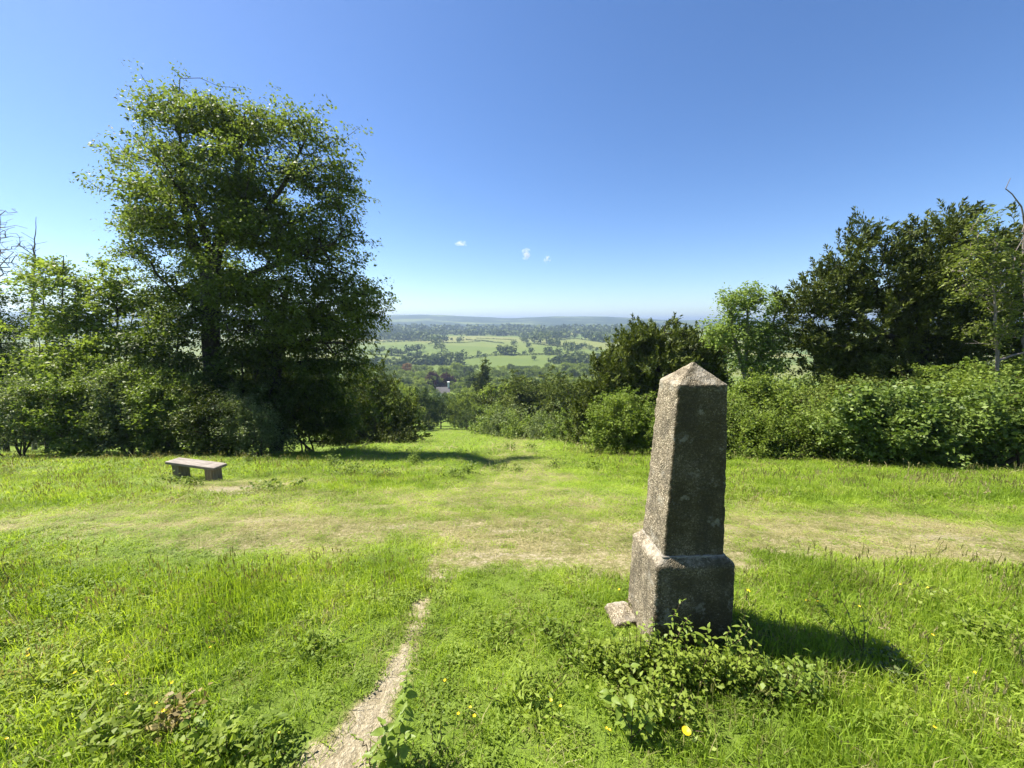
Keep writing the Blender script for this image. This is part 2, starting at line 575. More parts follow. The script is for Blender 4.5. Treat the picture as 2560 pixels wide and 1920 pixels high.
def sprays(rng, tips, dirs, n_per, R, L, Wd, flat=0.25, droop=0.15, up=0.7, outward=0.5, lat=.5):
    """Leaves scattered in flattened sprays about the twig ends."""
    K = len(tips)
    n = K * n_per
    idx = np.repeat(np.arange(K), n_per)
    Rs = R * rng.uniform(.65, 1.3, K)[idx]
    d = dirs.copy()
    d[:, 2] *= 0.5
    d = unit(d + rng.normal(0, .15, d.shape))
    s = unit(np.cross(d, np.array([0, 0, 1.0])))
    t = np.cross(s, d)
    al = rng.uniform(-1.0, .8, n)
    wl = rng.normal(0, lat, n) * (1 - 0.55 * np.abs(al))
    hl = rng.normal(0, flat, n)
    c = tips[idx] + (d[idx] * al[:, None] + s[idx] * wl[:, None] + t[idx] * hl[:, None]) * Rs[:, None]
    c[:, 2] -= droop * Rs * (np.maximum(al, 0) ** 2 + wl ** 2)
    a = d[idx] * outward + s[idx] * np.sign(wl)[:, None] * .6 + rng.normal(0, .45, (n, 3))
    a[:, 2] -= droop
    nr = rng.normal(0, 1 - up * .6, (n, 3)) + np.array([0, 0, up])
    ln = L * rng.uniform(.45, 1.45, n) * rng.uniform(.75, 1.25, K)[idx]
    return leaf_quads(c, a, nr, ln, ln * Wd)

def plumes(rng, tips, dirs, n_per, R, L, Wd, upw=0.55, spread=0.30):
    """Bristling shoots (yew, spruce): narrow needles set round an upcurving axis."""
    K = len(tips)
    n = K * n_per
    idx = np.repeat(np.arange(K), n_per)
    d = unit(unit(dirs) * (1 - upw) + np.array([0, 0, upw]) + rng.normal(0, .28, (K, 3)))
    Rs = R * rng.uniform(.6, 1.4, K)
    al = rng.uniform(-.7, 1.0, n)
    radial = unit(rng.normal(0, 1, (n, 3)))
    c = tips[idx] + d[idx] * (al * Rs[idx])[:, None] + radial * (spread * Rs[idx] * (1.0 - .75 * np.maximum(al, 0)) * rng.uniform(.1, 1, n))[:, None]
    a = d[idx] * .9 + radial * .7 + rng.normal(0, .2, (n, 3))
    nr = rng.normal(0, .8, (n, 3)) + np.array([0, 0, .5])
    ln = L * rng.uniform(.6, 1.35, n)
    return leaf_quads(c, a, nr, ln, ln * Wd, .1)

def lobes_px(rng, lobes, d, n, shell=0.45, depth=1.0):
    """Points spread through ellipsoidal lobes; each lobe is (u, v, ru, rv[, dy])."""
    C, Rr = [], []
    for lb in lobes:
        u, v, ru, rv = lb[:4]
        dy = lb[4] if len(lb) > 4 else 0
        c = W(u, v, d + dy)
        k = np.linalg.norm(c - np.array([0, 0, EYE])) / np.linalg.norm(ray(u, v)) / FPX
        C.append(c)
        Rr.append([ru * k, .5 * (ru + rv) * k * depth, rv * k])
    return lobes_world(rng, np.array(C), np.array(Rr), n, shell)

def cluster(rng, T, k, r):
    """Gather twig ends into boughs: k ends about each of len(T)/k places."""
    c = np.repeat(T[:max(1, len(T) // k)], k, 0)
    return c + rng.normal(0, 1, c.shape) * r * np.array([1, 1, .55])

def lobes_world(rng, C, Rr, n, shell=0.45):
    w = Rr.prod(1) ** (2 / 3)
    i = rng.choice(len(C), n, p=w / w.sum())
    q = unit(rng.normal(0, 1, (n, 3))) * (shell + (1 - shell) * rng.uniform(0, 1, n) ** .6)[:, None]
    return C[i] + q * Rr[i]

def tree(name, label, cat, base, limbs, targets, leaf, leafmat, barkmat, rng, group=None, kind_leaf='spray', grow_kw=None, crown_name='crown', trunk_name='trunk', extra=None):
    base = np.array(base, float)
    edges, tips, dirs = grow(rng, limbs, targets, **(grow_kw or {}))
    root = bpy.data.objects.new(name, None)
    COL.objects.link(root)
    root.location = base
    tag(root, label, cat, group)
    v, f = tubes(*edges)
    me = smooth(mesh_np(trunk_name, v - base, [f]))
    link(trunk_name, me, barkmat, root)
    if leaf is not None:
        lv, lf = (plumes if kind_leaf == 'plume' else sprays)(rng, tips, dirs, **leaf)
        if extra is not None:
            lv = np.concatenate([lv, extra[0]]); lf = np.concatenate([lf, extra[1] + len(lf) * 4])
        link(crown_name, mesh_np(crown_name, lv - base, [lf]), leafmat, root)
    return root

def WR(u, v, d, r):
    return tuple(W(u, v, d)) + (r,)

def build_left_trees():
    rng = np.random.default_rng(101)
    D = 19.0
    # the great beech
    gx0, gy0 = W(535, 1110, D)[:2]
    b = onground(gx0, D)
    limbs = [[tuple(b - np.array([0, 0, .3])) + (.50,), WR(533, 960, D, .40), WR(528, 800, D, .36), WR(522, 700, D, .33), WR(545, 610, D, .25), WR(585, 500, D - .3, .18), WR(600, 380, D, .10), WR(610, 290, D, .04)],
             [WR(522, 700, D, .26), WR(478, 590, D + .3, .19), WR(455, 480, D + .2, .13), WR(452, 360, D, .06)],
             [WR(548, 610, D, .18), WR(640, 560, D - .8, .10), WR(720, 440, D - .6, .05), WR(760, 350, D, .03)],
             [WR(530, 640, D, .17), WR(490, 520, D - 1, .12), WR(400, 420, D - 1.5, .06)],
             [WR(527, 760, D, .12), WR(620, 690, D - .6, .07), WR(740, 640, D - 1, .035), WR(840, 610, D - 1, .02)],
             [WR(560, 590, D, .18), WR(600, 520, D + 2, .12), WR(640, 400, D + 3, .05)],
             [WR(450, 400, D, .06), WR(446, 260, D, .03), WR(448, 195, D, .012)]]
    lobes = [(460, 745, 80, 60, .5), (600, 720, 90, 60, -.5), (520, 690, 110, 70, 1.5), (660, 560, 110, 90), (455, 356, 70, 90), (530, 326, 75, 75), (455, 830, 85, 60, -1), (600, 850, 85, 60, -1), (300, 500, 40, 40), (620, 311, 75, 65), (700, 321, 70, 65), (765, 351, 60, 65), (810, 426, 60, 75), (850, 480, 50, 75), (865, 560, 45, 70), (410, 430, 65, 80), (385, 490, 80, 100), (470, 480, 140, 130, -1.2),
             (590, 450, 130, 120, 1), (700, 500, 140, 130, -1), (810, 520, 80, 110), (380, 610, 75, 80), (480, 620, 130, 90, 1.2), (640, 640, 150, 110, -1.5),
             (760, 660, 120, 120, .5), (830, 660, 80, 90), (450, 740, 95, 70, 1), (620, 760, 140, 80, 1.5), (800, 780, 110, 70, -1), (325, 570, 45, 55), (300, 480, 35, 28), (880, 740, 60, 60), (530, 306, 170, 50)]
    T = lobes_px(rng, lobes, D, 2350, .42, .9)
    T = cluster(rng, T, 7, .46)
    T = np.concatenate([T, np.stack([W(u, v, D + .1 * k) for k, (u, v) in enumerate([(448, 186), (447, 205), (444, 225), (425, 228), (452, 240), (220, 452), (240, 466), (262, 480), (330, 335), (345, 350), (300, 405), (320, 420), (545, 215), (600, 220), (690, 240)])])])
    tree('beech_tree', 'tall broad beech tree with dark forked trunk rising behind the bench', 'tree', b, limbs, T,
         dict(n_per=54, R=.78, L=.125, Wd=.6, flat=.16, droop=.35, up=.75, lat=.34), M['beech'], M['bark'], rng, grow_kw=dict(seg=.5, r_tip=.0085, r_pow=.47, wob=.16))
    # second beech, dark and drooping to the right
    D2 = 20.5
    x2 = W(690, 1100, D2)[0]
    b2 = onground(x2, D2)
    limbs = [[tuple(b2 - np.array([0, 0, .3])) + (.36,), WR(688, 960, D2, .29), WR(692, 860, D2, .24), WR(705, 770, D2, .16), WR(730, 690, D2, .08)],
             [WR(690, 880, D2, .16), WR(770, 850, D2 - 1, .10), WR(860, 860, D2 - 1.5, .05)],
             [WR(695, 850, D2, .15), WR(780, 780, D2, .10), WR(880, 740, D2, .05)],
             [WR(690, 900, D2, .12), WR(640, 830, D2 - 1, .08), WR(600, 790, D2 - 1, .04)]]
    lobes = [(860, 780, 75, 70), (905, 730, 40, 50), (800, 850, 100, 80), (720, 800, 100, 80), (640, 850, 90, 70), (840, 930, 75, 70), (760, 950, 110, 70, 1.0), (850, 1010, 60, 60), (790, 1040, 90, 50, .6), (690, 960, 80, 60, 1.5)]
    T = cluster(rng, lobes_px(rng, lobes, D2, 1050, .35, .8), 8, .42)
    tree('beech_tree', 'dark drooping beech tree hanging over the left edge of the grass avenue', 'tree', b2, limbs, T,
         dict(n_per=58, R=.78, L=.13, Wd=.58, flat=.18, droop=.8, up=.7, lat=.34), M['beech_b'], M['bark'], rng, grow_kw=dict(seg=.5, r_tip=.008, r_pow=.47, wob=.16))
    # young trees and saplings between the beech and the left edge
    specs = [('slim_tree', 'slim young tree with thin bare lower stem near the left edge', 128, 106, 700, 21, [(110, 690, 45, 50), (90, 740, 50, 50), (120, 800, 60, 50)], 150),
             ('slim_tree', 'straight slender young tree second from the left edge', 159, 158, 640, 20, [(160, 690, 45, 60), (190, 740, 55, 50), (150, 770, 60, 50), (170, 850, 60, 55)], 210),
             ('slim_tree', 'forked slender young tree leaning beside a straight neighbour', 196, 188, 720, 19.5, [(225, 730, 45, 50), (200, 790, 60, 50), (240, 840, 60, 50)], 190),
             ('hazel_tree', 'bushy multi stemmed tree with yellowish leaves left of the great beech', 300, 290, 690, 20, [(275, 690, 60, 40), (320, 740, 80, 60), (260, 790, 70, 60), (330, 830, 80, 70), (380, 780, 60, 60)], 420),
             ('hazel_tree', 'leafy dark young tree under the left limbs of the great beech', 410, 405, 800, 18.5, [(400, 850, 90, 70), (450, 900, 90, 70), (360, 910, 80, 60), (480, 830, 70, 60)], 420),
             ('hazel_tree', 'broad leafy sapling clump behind the left shrubs', 110, 100, 860, 18, [(60, 880, 80, 60), (150, 900, 90, 60), (220, 900, 80, 60), (100, 940, 90, 50)], 420),
             ('hazel_tree', 'shaded young tree between the two beech trunks', 610, 605, 880, 19, [(600, 920, 70, 70), (560, 980, 80, 60), (640, 1000, 70, 50)], 300)]
    for nm, lab, ub, ut, vt, d, lob, nt_ in specs:
        bb = onground(W(ub, 1100, d)[0], d)
        limbs = [[tuple(bb - np.array([0, 0, .2])) + (.085,), WR((ub * 2 + ut) / 3, vt + (1060 - vt) * .55, d, .06), WR(ut, vt, d, .02)]]
        if 'forked' in lab or nm == 'hazel_tree':
            limbs.append([WR(ub, vt + (1060 - vt) * .75, d, .045), WR(ub + 26, vt + (1060 - vt) * .4, d, .03), WR(ub + 42, vt + 20, d, .012)])
            limbs.append([WR(ub, vt + (1060 - vt) * .8, d, .04), WR(ub - 22, vt + (1060 - vt) * .5, d + .4, .03), WR(ub - 30, vt + 50, d + .5, .012)])
        T = cluster(rng, lobes_px(rng, lob, d, int(nt_ * .68), .25, 1), 6, .34)
        dark = 'dark' in lab or 'shaded' in lab
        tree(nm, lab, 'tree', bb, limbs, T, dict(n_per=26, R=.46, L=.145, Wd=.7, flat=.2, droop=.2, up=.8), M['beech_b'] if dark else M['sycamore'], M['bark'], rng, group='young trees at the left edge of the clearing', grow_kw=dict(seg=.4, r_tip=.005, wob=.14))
    # bare twiggy tree at the left edge
    d = 26
    for (ub, lab, lob, nn) in ((-10, 'bare twiggy tree standing at the left edge of the picture', [(5, 560, 35, 70), (-40, 600, 60, 100), (20, 650, 40, 50)], 260), (80, 'pale leafless tree top rising behind the slim young trees', [(75, 620, 30, 50), (90, 680, 50, 40), (150, 670, 40, 40)], 170)):
        bb = onground(W(ub, 1100, d)[0], d)
        limbs = [[tuple(bb - np.array([0, 0, .2])) + (.14,), WR(ub, 800, d, .10), WR(ub + 6, 640, d, .05), WR(ub + 10, 540, d, .012)]]
        T = lobes_px(rng, lob, d, nn, .1, 1)
        tree('bare_tree', lab, 'tree', bb, limbs, T, None, None, M['bark_pale'], rng, group='bare trees behind the left shrubs', grow_kw=dict(seg=.35, r_tip=.010, r_pow=.38, wob=.2, up_pen=2.0), trunk_name='branches')
    # dark evergreen mass at the far left edge
    d = 22
    bb = onground(W(10, 1100, d)[0], d)
    T = lobes_px(rng, [(-20, 780, 70, 80), (10, 850, 60, 90), (-60, 900, 100, 110), (20, 980, 60, 70)], d, 420, .5, 1)
    tree('holly_tree', 'dark evergreen tree at the far left edge', 'tree', bb, [[tuple(bb) + (.14,), WR(0, 900, d, .10), WR(-5, 740, d, .03)]], T, dict(n_per=46, R=.5, L=.12, Wd=.6, up=.5), M['valley_dark'], M['bark'], rng)

build_left_trees()

# ------------------------------------------------------------------ shrubs
def shrub(name, label, d, lobes, n, leafmat, seed, group=None, leaf=None, kind='spray', stems=6, cat='shrub', bark='twig', dv=0):
    lobes = [(l[0], l[1] + dv) + tuple(l[2:]) for l in lobes]
    rng = np.random.default_rng(seed)
    k_ = d / 13.0
    T = cluster(rng, lobes_px(rng, lobes, d, n, .5, .9), 7, .20 * k_)
    m_ = rng.uniform(0, 1, len(T)) < .24
    cen = np.array([W(l[0], l[1], d) for l in lobes]).mean(0)
    out_ = unit((T[m_] - cen) * np.array([1, 1, .6])) * .5 + np.array([0, 0, 1.0])
    T[m_] += unit(out_ + rng.normal(0, .35, out_.shape)) * (rng.uniform(.12, .6, m_.sum()) * k_)[:, None]
    gz = ground(T[:, 0], T[:, 1])
    T[:, 2] = np.maximum(T[:, 2], gz + rng.uniform(.05, .5, len(T)))
    lb = np.array([W(l[0], l[1], d)[0] for l in lobes])
    cx = float(lb.mean())
    b = onground(cx, d)
    limbs = []
    for k in range(stems):
        x = rng.uniform(lb.min(), lb.max()) if len(lb) > 1 else cx + rng.normal(0, .2)
        t = T[rng.integers(len(T))]
        p = onground(.6 * cx + .4 * x, d + rng.normal(0, .15))
        limbs.append([tuple(p - np.array([0, 0, .1])) + (.035,), tuple(.5 * (p + t) + np.array([0, 0, .15])) + (.02,), tuple(t) + (.006,)])
    lf = dict(n_per=46, R=.40, L=.10, Wd=.62, flat=.26, droop=.1, up=.6, lat=.38)
    if leaf and kind == 'plume': lf = dict(leaf)
    elif leaf: lf.update(leaf)
    return tree(name, label, cat, b, limbs, T, lf, leafmat, M[bark], rng, group, kind, dict(seg=.3, r_tip=.0045, wob=.12), crown_name='foliage', trunk_name='stems')

GL = 'shrubs along the left edge of the clearing'
shrub('shrub', 'grey green shrub at the far left end of the shrub row', 15.5, [(30, 1010, 70, 60), (90, 1060, 60, 60), (-40, 1040, 60, 70)], 330, M['shrub_grey'], 1, GL)
shrub('shrub', 'loose leafy shrub left of the bench with pale leaf tips', 15.8, [(180, 1060, 80, 60), (150, 1000, 60, 50), (240, 1100, 60, 40)], 330, M['shrub'], 2, GL)
shrub('shrub', 'silvery green rounded shrub directly behind the left end of the bench', 16.2, [(310, 1040, 75, 70), (260, 1000, 50, 40), (350, 1100, 60, 40)], 360, M['shrub_grey'], 3, GL)
shrub('shrub', 'green shrub behind the middle of the bench', 16.5, [(430, 1050, 75, 65), (400, 990, 50, 45), (470, 1100, 60, 35)], 340, M['shrub'], 4, GL)
shrub('shrub', 'brownish green shrub behind the right end of the bench', 16.3, [(540, 1060, 70, 60), (520, 1010, 50, 40), (590, 1100, 50, 35)], 320, M['yew_olive'], 5, GL, leaf=dict(L=.08))
shrub('shrub', 'low dark shrub at the right end of the left shrub row', 16.0, [(640, 1075, 60, 50), (610, 1040, 40, 35), (680, 1110, 35, 20)], 260, M['shrub_grey'], 6, GL, leaf=dict(L=.08))
shrub('shrub', 'taller green shrub in shade behind the left shrub row', 17.6, [(230, 960, 90, 50), (330, 950, 80, 50), (450, 960, 80, 60)], 420, M['shrub'], 7, GL)
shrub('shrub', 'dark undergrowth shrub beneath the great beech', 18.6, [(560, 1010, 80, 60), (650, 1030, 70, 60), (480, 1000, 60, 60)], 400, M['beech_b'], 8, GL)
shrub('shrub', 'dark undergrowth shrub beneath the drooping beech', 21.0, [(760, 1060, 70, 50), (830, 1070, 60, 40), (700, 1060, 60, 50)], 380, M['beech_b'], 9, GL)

GR = 'shrubs along the right edge of the clearing'
shrub('dogwood_shrub', 'big rounded glossy leaved shrub at the right behind the tall grass', 11.6, [(2230, 1070, 105, 80), (2150, 1060, 60, 65), (2310, 1050, 70, 75), (2190, 1010, 60, 35), (2270, 1000, 55, 35), (2250, 1120, 120, 45), (2130, 1010, 40, 40)], 640, M['shrub_glossy'], 11, GR, dv=12, leaf=dict(L=.12, R=.36, n_per=46))
shrub('dogwood_shrub', 'dark glossy shrub reaching the right edge of the picture', 11.2, [(2440, 1070, 80, 65), (2540, 1070, 100, 80), (2480, 1010, 50, 40), (2560, 995, 60, 45), (2470, 1130, 100, 45), (2640, 1050, 100, 100), (2395, 1030, 40, 40)], 560, M['shrub_glossy'], 12, GR, leaf=dict(L=.11, R=.36, n_per=44))
shrub('shrub', 'yellow green loose shrub just right of the obelisk', 14.0, [(1930, 1095, 80, 50), (2030, 1070, 60, 65), (1860, 1100, 60, 50), (1965, 1040, 55, 45), (2075, 1110, 50, 40), (1890, 1050, 40, 35)], 620, M['shrub_light'], 13, GR, dv=30, leaf=dict(L=.08, R=.32))
shrub('shrub', 'low shrub hidden partly behind the obelisk', 15.0, [(1750, 1090, 80, 50), (1700, 1080, 60, 50), (1830, 1060, 50, 50)], 360, M['shrub'], 14, GR, leaf=dict(L=.08))
shrub('shrub', 'bright green bushy shrub left of the obelisk', 17.5, [(1560, 1060, 70, 60), (1610, 1085, 50, 45), (1500, 1095, 50, 35), (1590, 1015, 45, 35), (1545, 1030, 35, 30), (1560, 1110, 75, 25)], 560, M['shrub_light'], 15, GR, leaf=dict(L=.10, R=.36))
shrub('shrub', 'tall bright shrub between the young ash and the obelisk', 16.5, [(1900, 985, 60, 55), (1830, 1010, 60, 55), (1960, 1000, 50, 50), (1850, 960, 30, 30)], 480, M['shrub_light'], 16, GR, dv=30, leaf=dict(L=.10))
shrub('shrub', 'dark mixed shrub under the great yew at the right', 14.5, [(2100, 1000, 60, 45), (2200, 990, 60, 40), (2330, 1000, 60, 45), (2050, 1020, 50, 45), (2270, 1000, 60, 35)], 480, M['yew_olive'], 17, GR, dv=15, leaf=dict(L=.10))
shrub('shrub', 'shrub below the bare limbed elder at the right edge', 13.5, [(2470, 1000, 70, 40), (2560, 980, 70, 55), (2400, 1010, 50, 40), (2430, 960, 40, 30), (2390, 975, 35, 30)], 420, M['shrub_light'], 18, GR, leaf=dict(L=.10))

shrub('shrub', 'leafy shrub filling the gap right of the low obelisk shrub', 16.2, [(1800, 1040, 60, 60), (1860, 1020, 55, 60), (1770, 1000, 40, 40)], 360, M['shrub_light'], 19, GR, dv=35, leaf=dict(L=.10))
shrub('shrub', 'pale thicket shrub between the two big right hand shrubs', 12.8, [(2370, 1080, 60, 65), (2390, 1010, 45, 45), (2340, 1130, 60, 35)], 380, M['shrub_light'], 20, GR, leaf=dict(L=.09))
shrub('shrub', 'pale thicket shrub left of the big rounded glossy shrub', 13.2, [(2090, 1080, 55, 60), (2060, 1030, 45, 45), (2110, 1120, 50, 35)], 340, M['shrub'], 21, GR, dv=30, leaf=dict(L=.09))
shrub('shrub', 'tall light green thicket behind the right hand shrubs', 15.5, [(2010, 1000, 50, 45), (2080, 970, 45, 35), (2160, 985, 45, 30), (2000, 1030, 55, 40)], 420, M['shrub'], 22, GR, dv=35, leaf=dict(L=.10))
shrub('shrub', 'light green thicket beneath the elder branches', 14.8, [(2300, 975, 50, 35), (2380, 960, 50, 40), (2440, 1000, 60, 40), (2540, 950, 60, 45)], 420, M['shrub'], 23, GR, dv=15, leaf=dict(L=.10))

# ------------------------------------------------------------------ right hand trees
def build_right_trees():
    rng = np.random.default_rng(202)
    D = 17.5
    b = onground(W(2300, 1000, D)[0], D)
    limbs = [[tuple(b) + (.35,), WR(2300, 900, D, .28), WR(2310, 760, D, .2), WR(2380, 620, D, .08), WR(2415, 530, D, .02)],
             [WR(2300, 860, D, .18), WR(2200, 740, D, .12), WR(2140, 620, D, .03)],
             [WR(2300, 880, D, .15), WR(2150, 800, D - .5, .09), WR(2050, 720, D, .03)],
             [WR(2310, 800, D, .16), WR(2450, 720, D, .1), WR(2540, 620, D, .03)]]
    lobes = [(2415, 575, 55, 55), (2350, 610, 60, 60), (2290, 600, 60, 50), (2180, 625, 75, 60), (2260, 680, 110, 80), (2100, 670, 45, 55), (2110, 740, 90, 70), (2040, 740, 45, 50), (2420, 680, 110, 90), (2520, 640, 70, 70), (2200, 800, 140, 90), (2060, 820, 80, 70), (2350, 800, 140, 100), (2500, 800, 120, 110), (2130, 890, 120, 60), (2300, 900, 150, 70), (2600, 760, 100, 150), (2030, 880, 50, 50), (2140, 945, 110, 45), (2330, 955, 140, 45), (2490, 930, 120, 60)]
    T = cluster(rng, lobes_px(rng, lobes, D, 2800, .25, .8), 6, .36)
    tree('yew_tree', 'great dark yew tree filling the right side against the sky', 'tree', b, limbs, T, dict(n_per=54, R=.46, L=.17, Wd=.34, upw=.35, spread=.55), M['yew'], M['bark'], rng, kind_leaf='plume', grow_kw=dict(seg=.45, r_tip=.006))
    D = 27
    b = onground(W(1640, 1100, D)[0], D)
    limbs = [[tuple(b) + (.35,), WR(1640, 1000, D, .28), WR(1650, 900, D, .16), WR(1665, 815, D, .03)],
             [WR(1640, 1030, D, .2), WR(1540, 960, D, .1), WR(1490, 920, D, .03)], [WR(1640, 1000, D, .2), WR(1730, 900, D, .1), WR(1750, 850, D, .03)]]
    lobes = [(1665, 850, 55, 50), (1610, 860, 60, 45), (1725, 870, 60, 50), (1560, 900, 65, 50), (1500, 950, 50, 60), (1660, 930, 110, 70), (1750, 950, 60, 80), (1570, 980, 100, 70), (1490, 1030, 60, 55), (1640, 1030, 130, 60), (1460, 1080, 50, 40), (1790, 900, 40, 70)]
    T = cluster(rng, lobes_px(rng, lobes, D, 2000, .25, .9), 6, .38)
    tree('yew_tree', 'olive green rounded yew tree just left of the obelisk top', 'tree', b, limbs, T, dict(n_per=50, R=.62, L=.24, Wd=.32, upw=.5, spread=.46), M['yew_olive'], M['bark'], rng, kind_leaf='plume', grow_kw=dict(seg=.6, r_tip=.007))
    # the young ash, pale green
    D = 18.5
    b = onground(W(1870, 1060, D)[0], D)
    limbs = [[tuple(b) + (.12,), WR(1865, 900, D, .08), WR(1870, 780, D, .03), WR(1880, 720, D, .01)], [WR(1865, 950, D, .06), WR(1830, 830, D, .035), WR(1825, 740, D, .01)], [WR(1865, 960, D, .06), WR(1920, 850, D, .035), WR(1945, 760, D, .01)]]
    T = lobes_px(rng, [(1830, 760, 35, 45), (1880, 745, 35, 35), (1945, 770, 35, 40), (1860, 830, 60, 50), (1930, 840, 45, 50), (1800, 830, 35, 45), (1890, 900, 70, 50)], D, 640, .2, 1)
    tree('ash_tree', 'young pale green ash tree with airy crown right of the obelisk', 'tree', b, limbs, T, dict(n_per=24, R=.40, L=.14, Wd=.45, up=.6), M['ash'], M['bark_pale'], rng, grow_kw=dict(seg=.35, r_tip=.006, wob=.15))
    # elder with bare limbs in front of the yew
    D = 13.5
    b = onground(W(2500, 1080, D)[0], D)
    limbs = [[tuple(b) + (.07,), WR(2495, 900, D, .05), WR(2488, 760, D, .036), WR(2480, 700, D, .026), WR(2450, 640, D, .012)], [WR(2488, 740, D, .04), WR(2530, 660, D, .025), WR(2555, 600, D, .012)], [WR(2490, 770, D, .03), WR(2430, 720, D, .02), WR(2400, 660, D, .01)], [WR(2500, 900, D, .04), WR(2560, 880, D, .03), WR(2600, 850, D, .02)]]
    T = lobes_px(rng, [(2450, 640, 60, 60), (2500, 690, 70, 60), (2420, 720, 50, 40), (2540, 740, 50, 60), (2450, 560, 50, 30), (2480, 830, 60, 50)], D, 330, .1, 1)
    edges, tips, dirs = grow(rng, limbs, T, seg=.3, r_tip=.005, r_pow=.33, wob=.25)
    root = link('elder_tree', None, loc=b)
    tag(root, 'half bare elder tree with pale twisted limbs before the great yew', 'tree')
    v, f = tubes(*edges)
    link('trunk', smooth(mesh_np('trunk', v - b, [f])), M['bark_dead'], root)
    pick = rng.uniform(0, 1, len(tips)) < .55
    lv, lf = sprays(rng, tips[pick], dirs[pick], 26, .30, .11, .5)
    link('crown', mesh_np('crown', lv - b, [lf]), M['elder'], root)
    # dead stem sticking up at the right edge
    D = 15.5
    b = onground(W(2565, 1080, D)[0], D)
    limbs = [[tuple(b) + (.08,), WR(2566, 800, D, .055), WR(2560, 640, D, .045), WR(2560, 560, D, .036), WR(2542, 500, D, .026), WR(2518, 472, D, .018), WR(2524, 448, D, .012)], [WR(2554, 640, D, .03), WR(2528, 690, D, .02), WR(2505, 720, D, .01)], [WR(2555, 580, D, .02), WR(2575, 520, D, .01)]]
    edges, _, _ = grow(rng, limbs, np.array([W(2545, 540, D), W(2535, 600, D), W(2570, 560, D)]), seg=.25, r_tip=.005, wob=.3)
    root = link('dead_tree', None, loc=b)
    tag(root, 'bare crooked dead stem standing above the yew at the right edge', 'tree')
    v, f = tubes(*edges)
    link('trunk', smooth(mesh_np('trunk', v - b, [f])), M['bark_dead'], root)

build_right_trees()

# ------------------------------------------------------------------ trees along the avenue and in the valley (kinds, then copies)
def kind_mesh(seed, form, n, n_per, R, L, Wd, plume=False):
    """One tree of height 1 standing at the origin: trunk mesh and crown mesh."""
    rng = np.random.default_rng(seed)
    if form == 'round':
        k = 9
        C = np.stack([rng.normal(0, .17, k), rng.normal(0, .17, k), rng.uniform(.22, .78, k)], 1)
        Rr = rng.uniform(.17, .26, (k, 3)) * np.array([1.1, 1.1, .9])
        limbs = [[(0, 0, -.03, .028), (0, .01, .3, .022), (.01, 0, .6, .012), (0, 0, .85, .003)]]
    elif form == 'broad':
        k = 11
        C = np.stack([rng.normal(0, .26, k), rng.normal(0, .26, k), rng.uniform(.20, .74, k)], 1)
        Rr = rng.uniform(.17, .27, (k, 3))
        limbs = [[(0, 0, -.03, .035), (0, .01, .25, .028), (.02, 0, .55, .012), (0, 0, .8, .003)]]
    elif form == 'low':
        k = 9
        C = np.stack([rng.normal(0, .34, k), rng.normal(0, .34, k), rng.uniform(.22, .66, k)], 1)
        Rr = rng.uniform(.22, .34, (k, 3))
        limbs = [[(0, 0, -.03, .03), (0, .01, .25, .02), (.02, 0, .7, .004)]]
    elif form == 'cone':
        k = 14
        h = np.linspace(.12, .93, k)
        C = np.stack([rng.normal(0, .012, k), rng.normal(0, .012, k), h], 1)
        r = .155 * (1 - h) + .02
        Rr = np.stack([r, r, np.full(k, .05)], 1)
        limbs = [[(0, 0, -.03, .018), (0, 0, .5, .011), (0, 0, 1.0, .002)]]
    elif form == 'weeping':
        k = 9
        C = np.stack([rng.normal(0, .22, k), rng.normal(0, .22, k), rng.uniform(.30, .80, k)], 1)
        Rr = rng.uniform(.13, .2, (k, 3)) * np.array([1, 1, 1.3])
        limbs = [[(0, 0, -.03, .035), (.02, .01, .4, .022), (0, 0, .8, .005)]]
    T = lobes_world(rng, C, Rr, n, .55)
    if form != 'cone':
        T = cluster(rng, T, 6, .035)
    T[:, 2] = np.maximum(T[:, 2], .04)
    edges, tips, dirs = grow(rng, limbs, T, seg=.05, r_tip=.0011, wob=.1, up_pen=.5 if form != 'cone' else 3)
    v, f = tubes(*edges)
    # thin them in proportion, tubes() chose its sides by metric radius
    tm = smooth(mesh_np('trunk', v, [f]))
    if plume:
        lv, lf = plumes(rng, tips, dirs, n_per, R, L, Wd, upw=-.1 if form == 'cone' else (-.55 if form == 'weeping' else .4), spread=.4)
    else:
        lv, lf = sprays(rng, tips, dirs, n_per, R, L, Wd, flat=.4, droop=.25, up=.55)
    cm = mesh_np('crown', lv, [lf])
    return tm, cm

KIND = {
    'round': [kind_mesh(301 + k, 'round', 480, 30, .062, .026, .7) for k in range(2)],
    'broad': [kind_mesh(311 + k, 'broad', 560, 30, .066, .026, .7) for k in range(2)],
    'low': [kind_mesh(321 + k, 'low', 420, 30, .085, .030, .7) for k in range(2)],
    'cone': [kind_mesh(331, 'cone', 620, 34, .06, .030, .34, True)],
    'weeping': [kind_mesh(341, 'weeping', 560, 34, .10, .045, .28, True)],
    'yewlow': [kind_mesh(351 + k, 'low', 560, 34, .095, .045, .30, True) for k in range(2)],
}

def place_tree(name, label, form, mat, u, d, v_top, group=None, wide=1.0, var=0, cat='tree', v_base=None, crown='crown'):
    """A tree of the kind at sight column u, d metres ahead, its top at row v_top."""
    x = W(u, 1000, d)[0]
    b = onground(x, d)
    top = W(u, v_top, d)[2]
    h = max(1.0, top - b[2])
    tm, cm = KIND[form][var % len(KIND[form])]
    if not tm.materials:
        tm.materials.append(M['bark'])
        cm.materials.append(M['valley'])
    root = link(name, None, loc=b, rot=(0, 0, random.uniform(0, 6.28)), scale=(h * wide, h * wide, h))
    tag(root, label, cat, group)
    link('trunk', tm, None, root)
    c = link(crown, cm, None, root)
    c.material_slots[0].link = 'OBJECT'
    c.material_slots[0].material = M[mat]
    return root

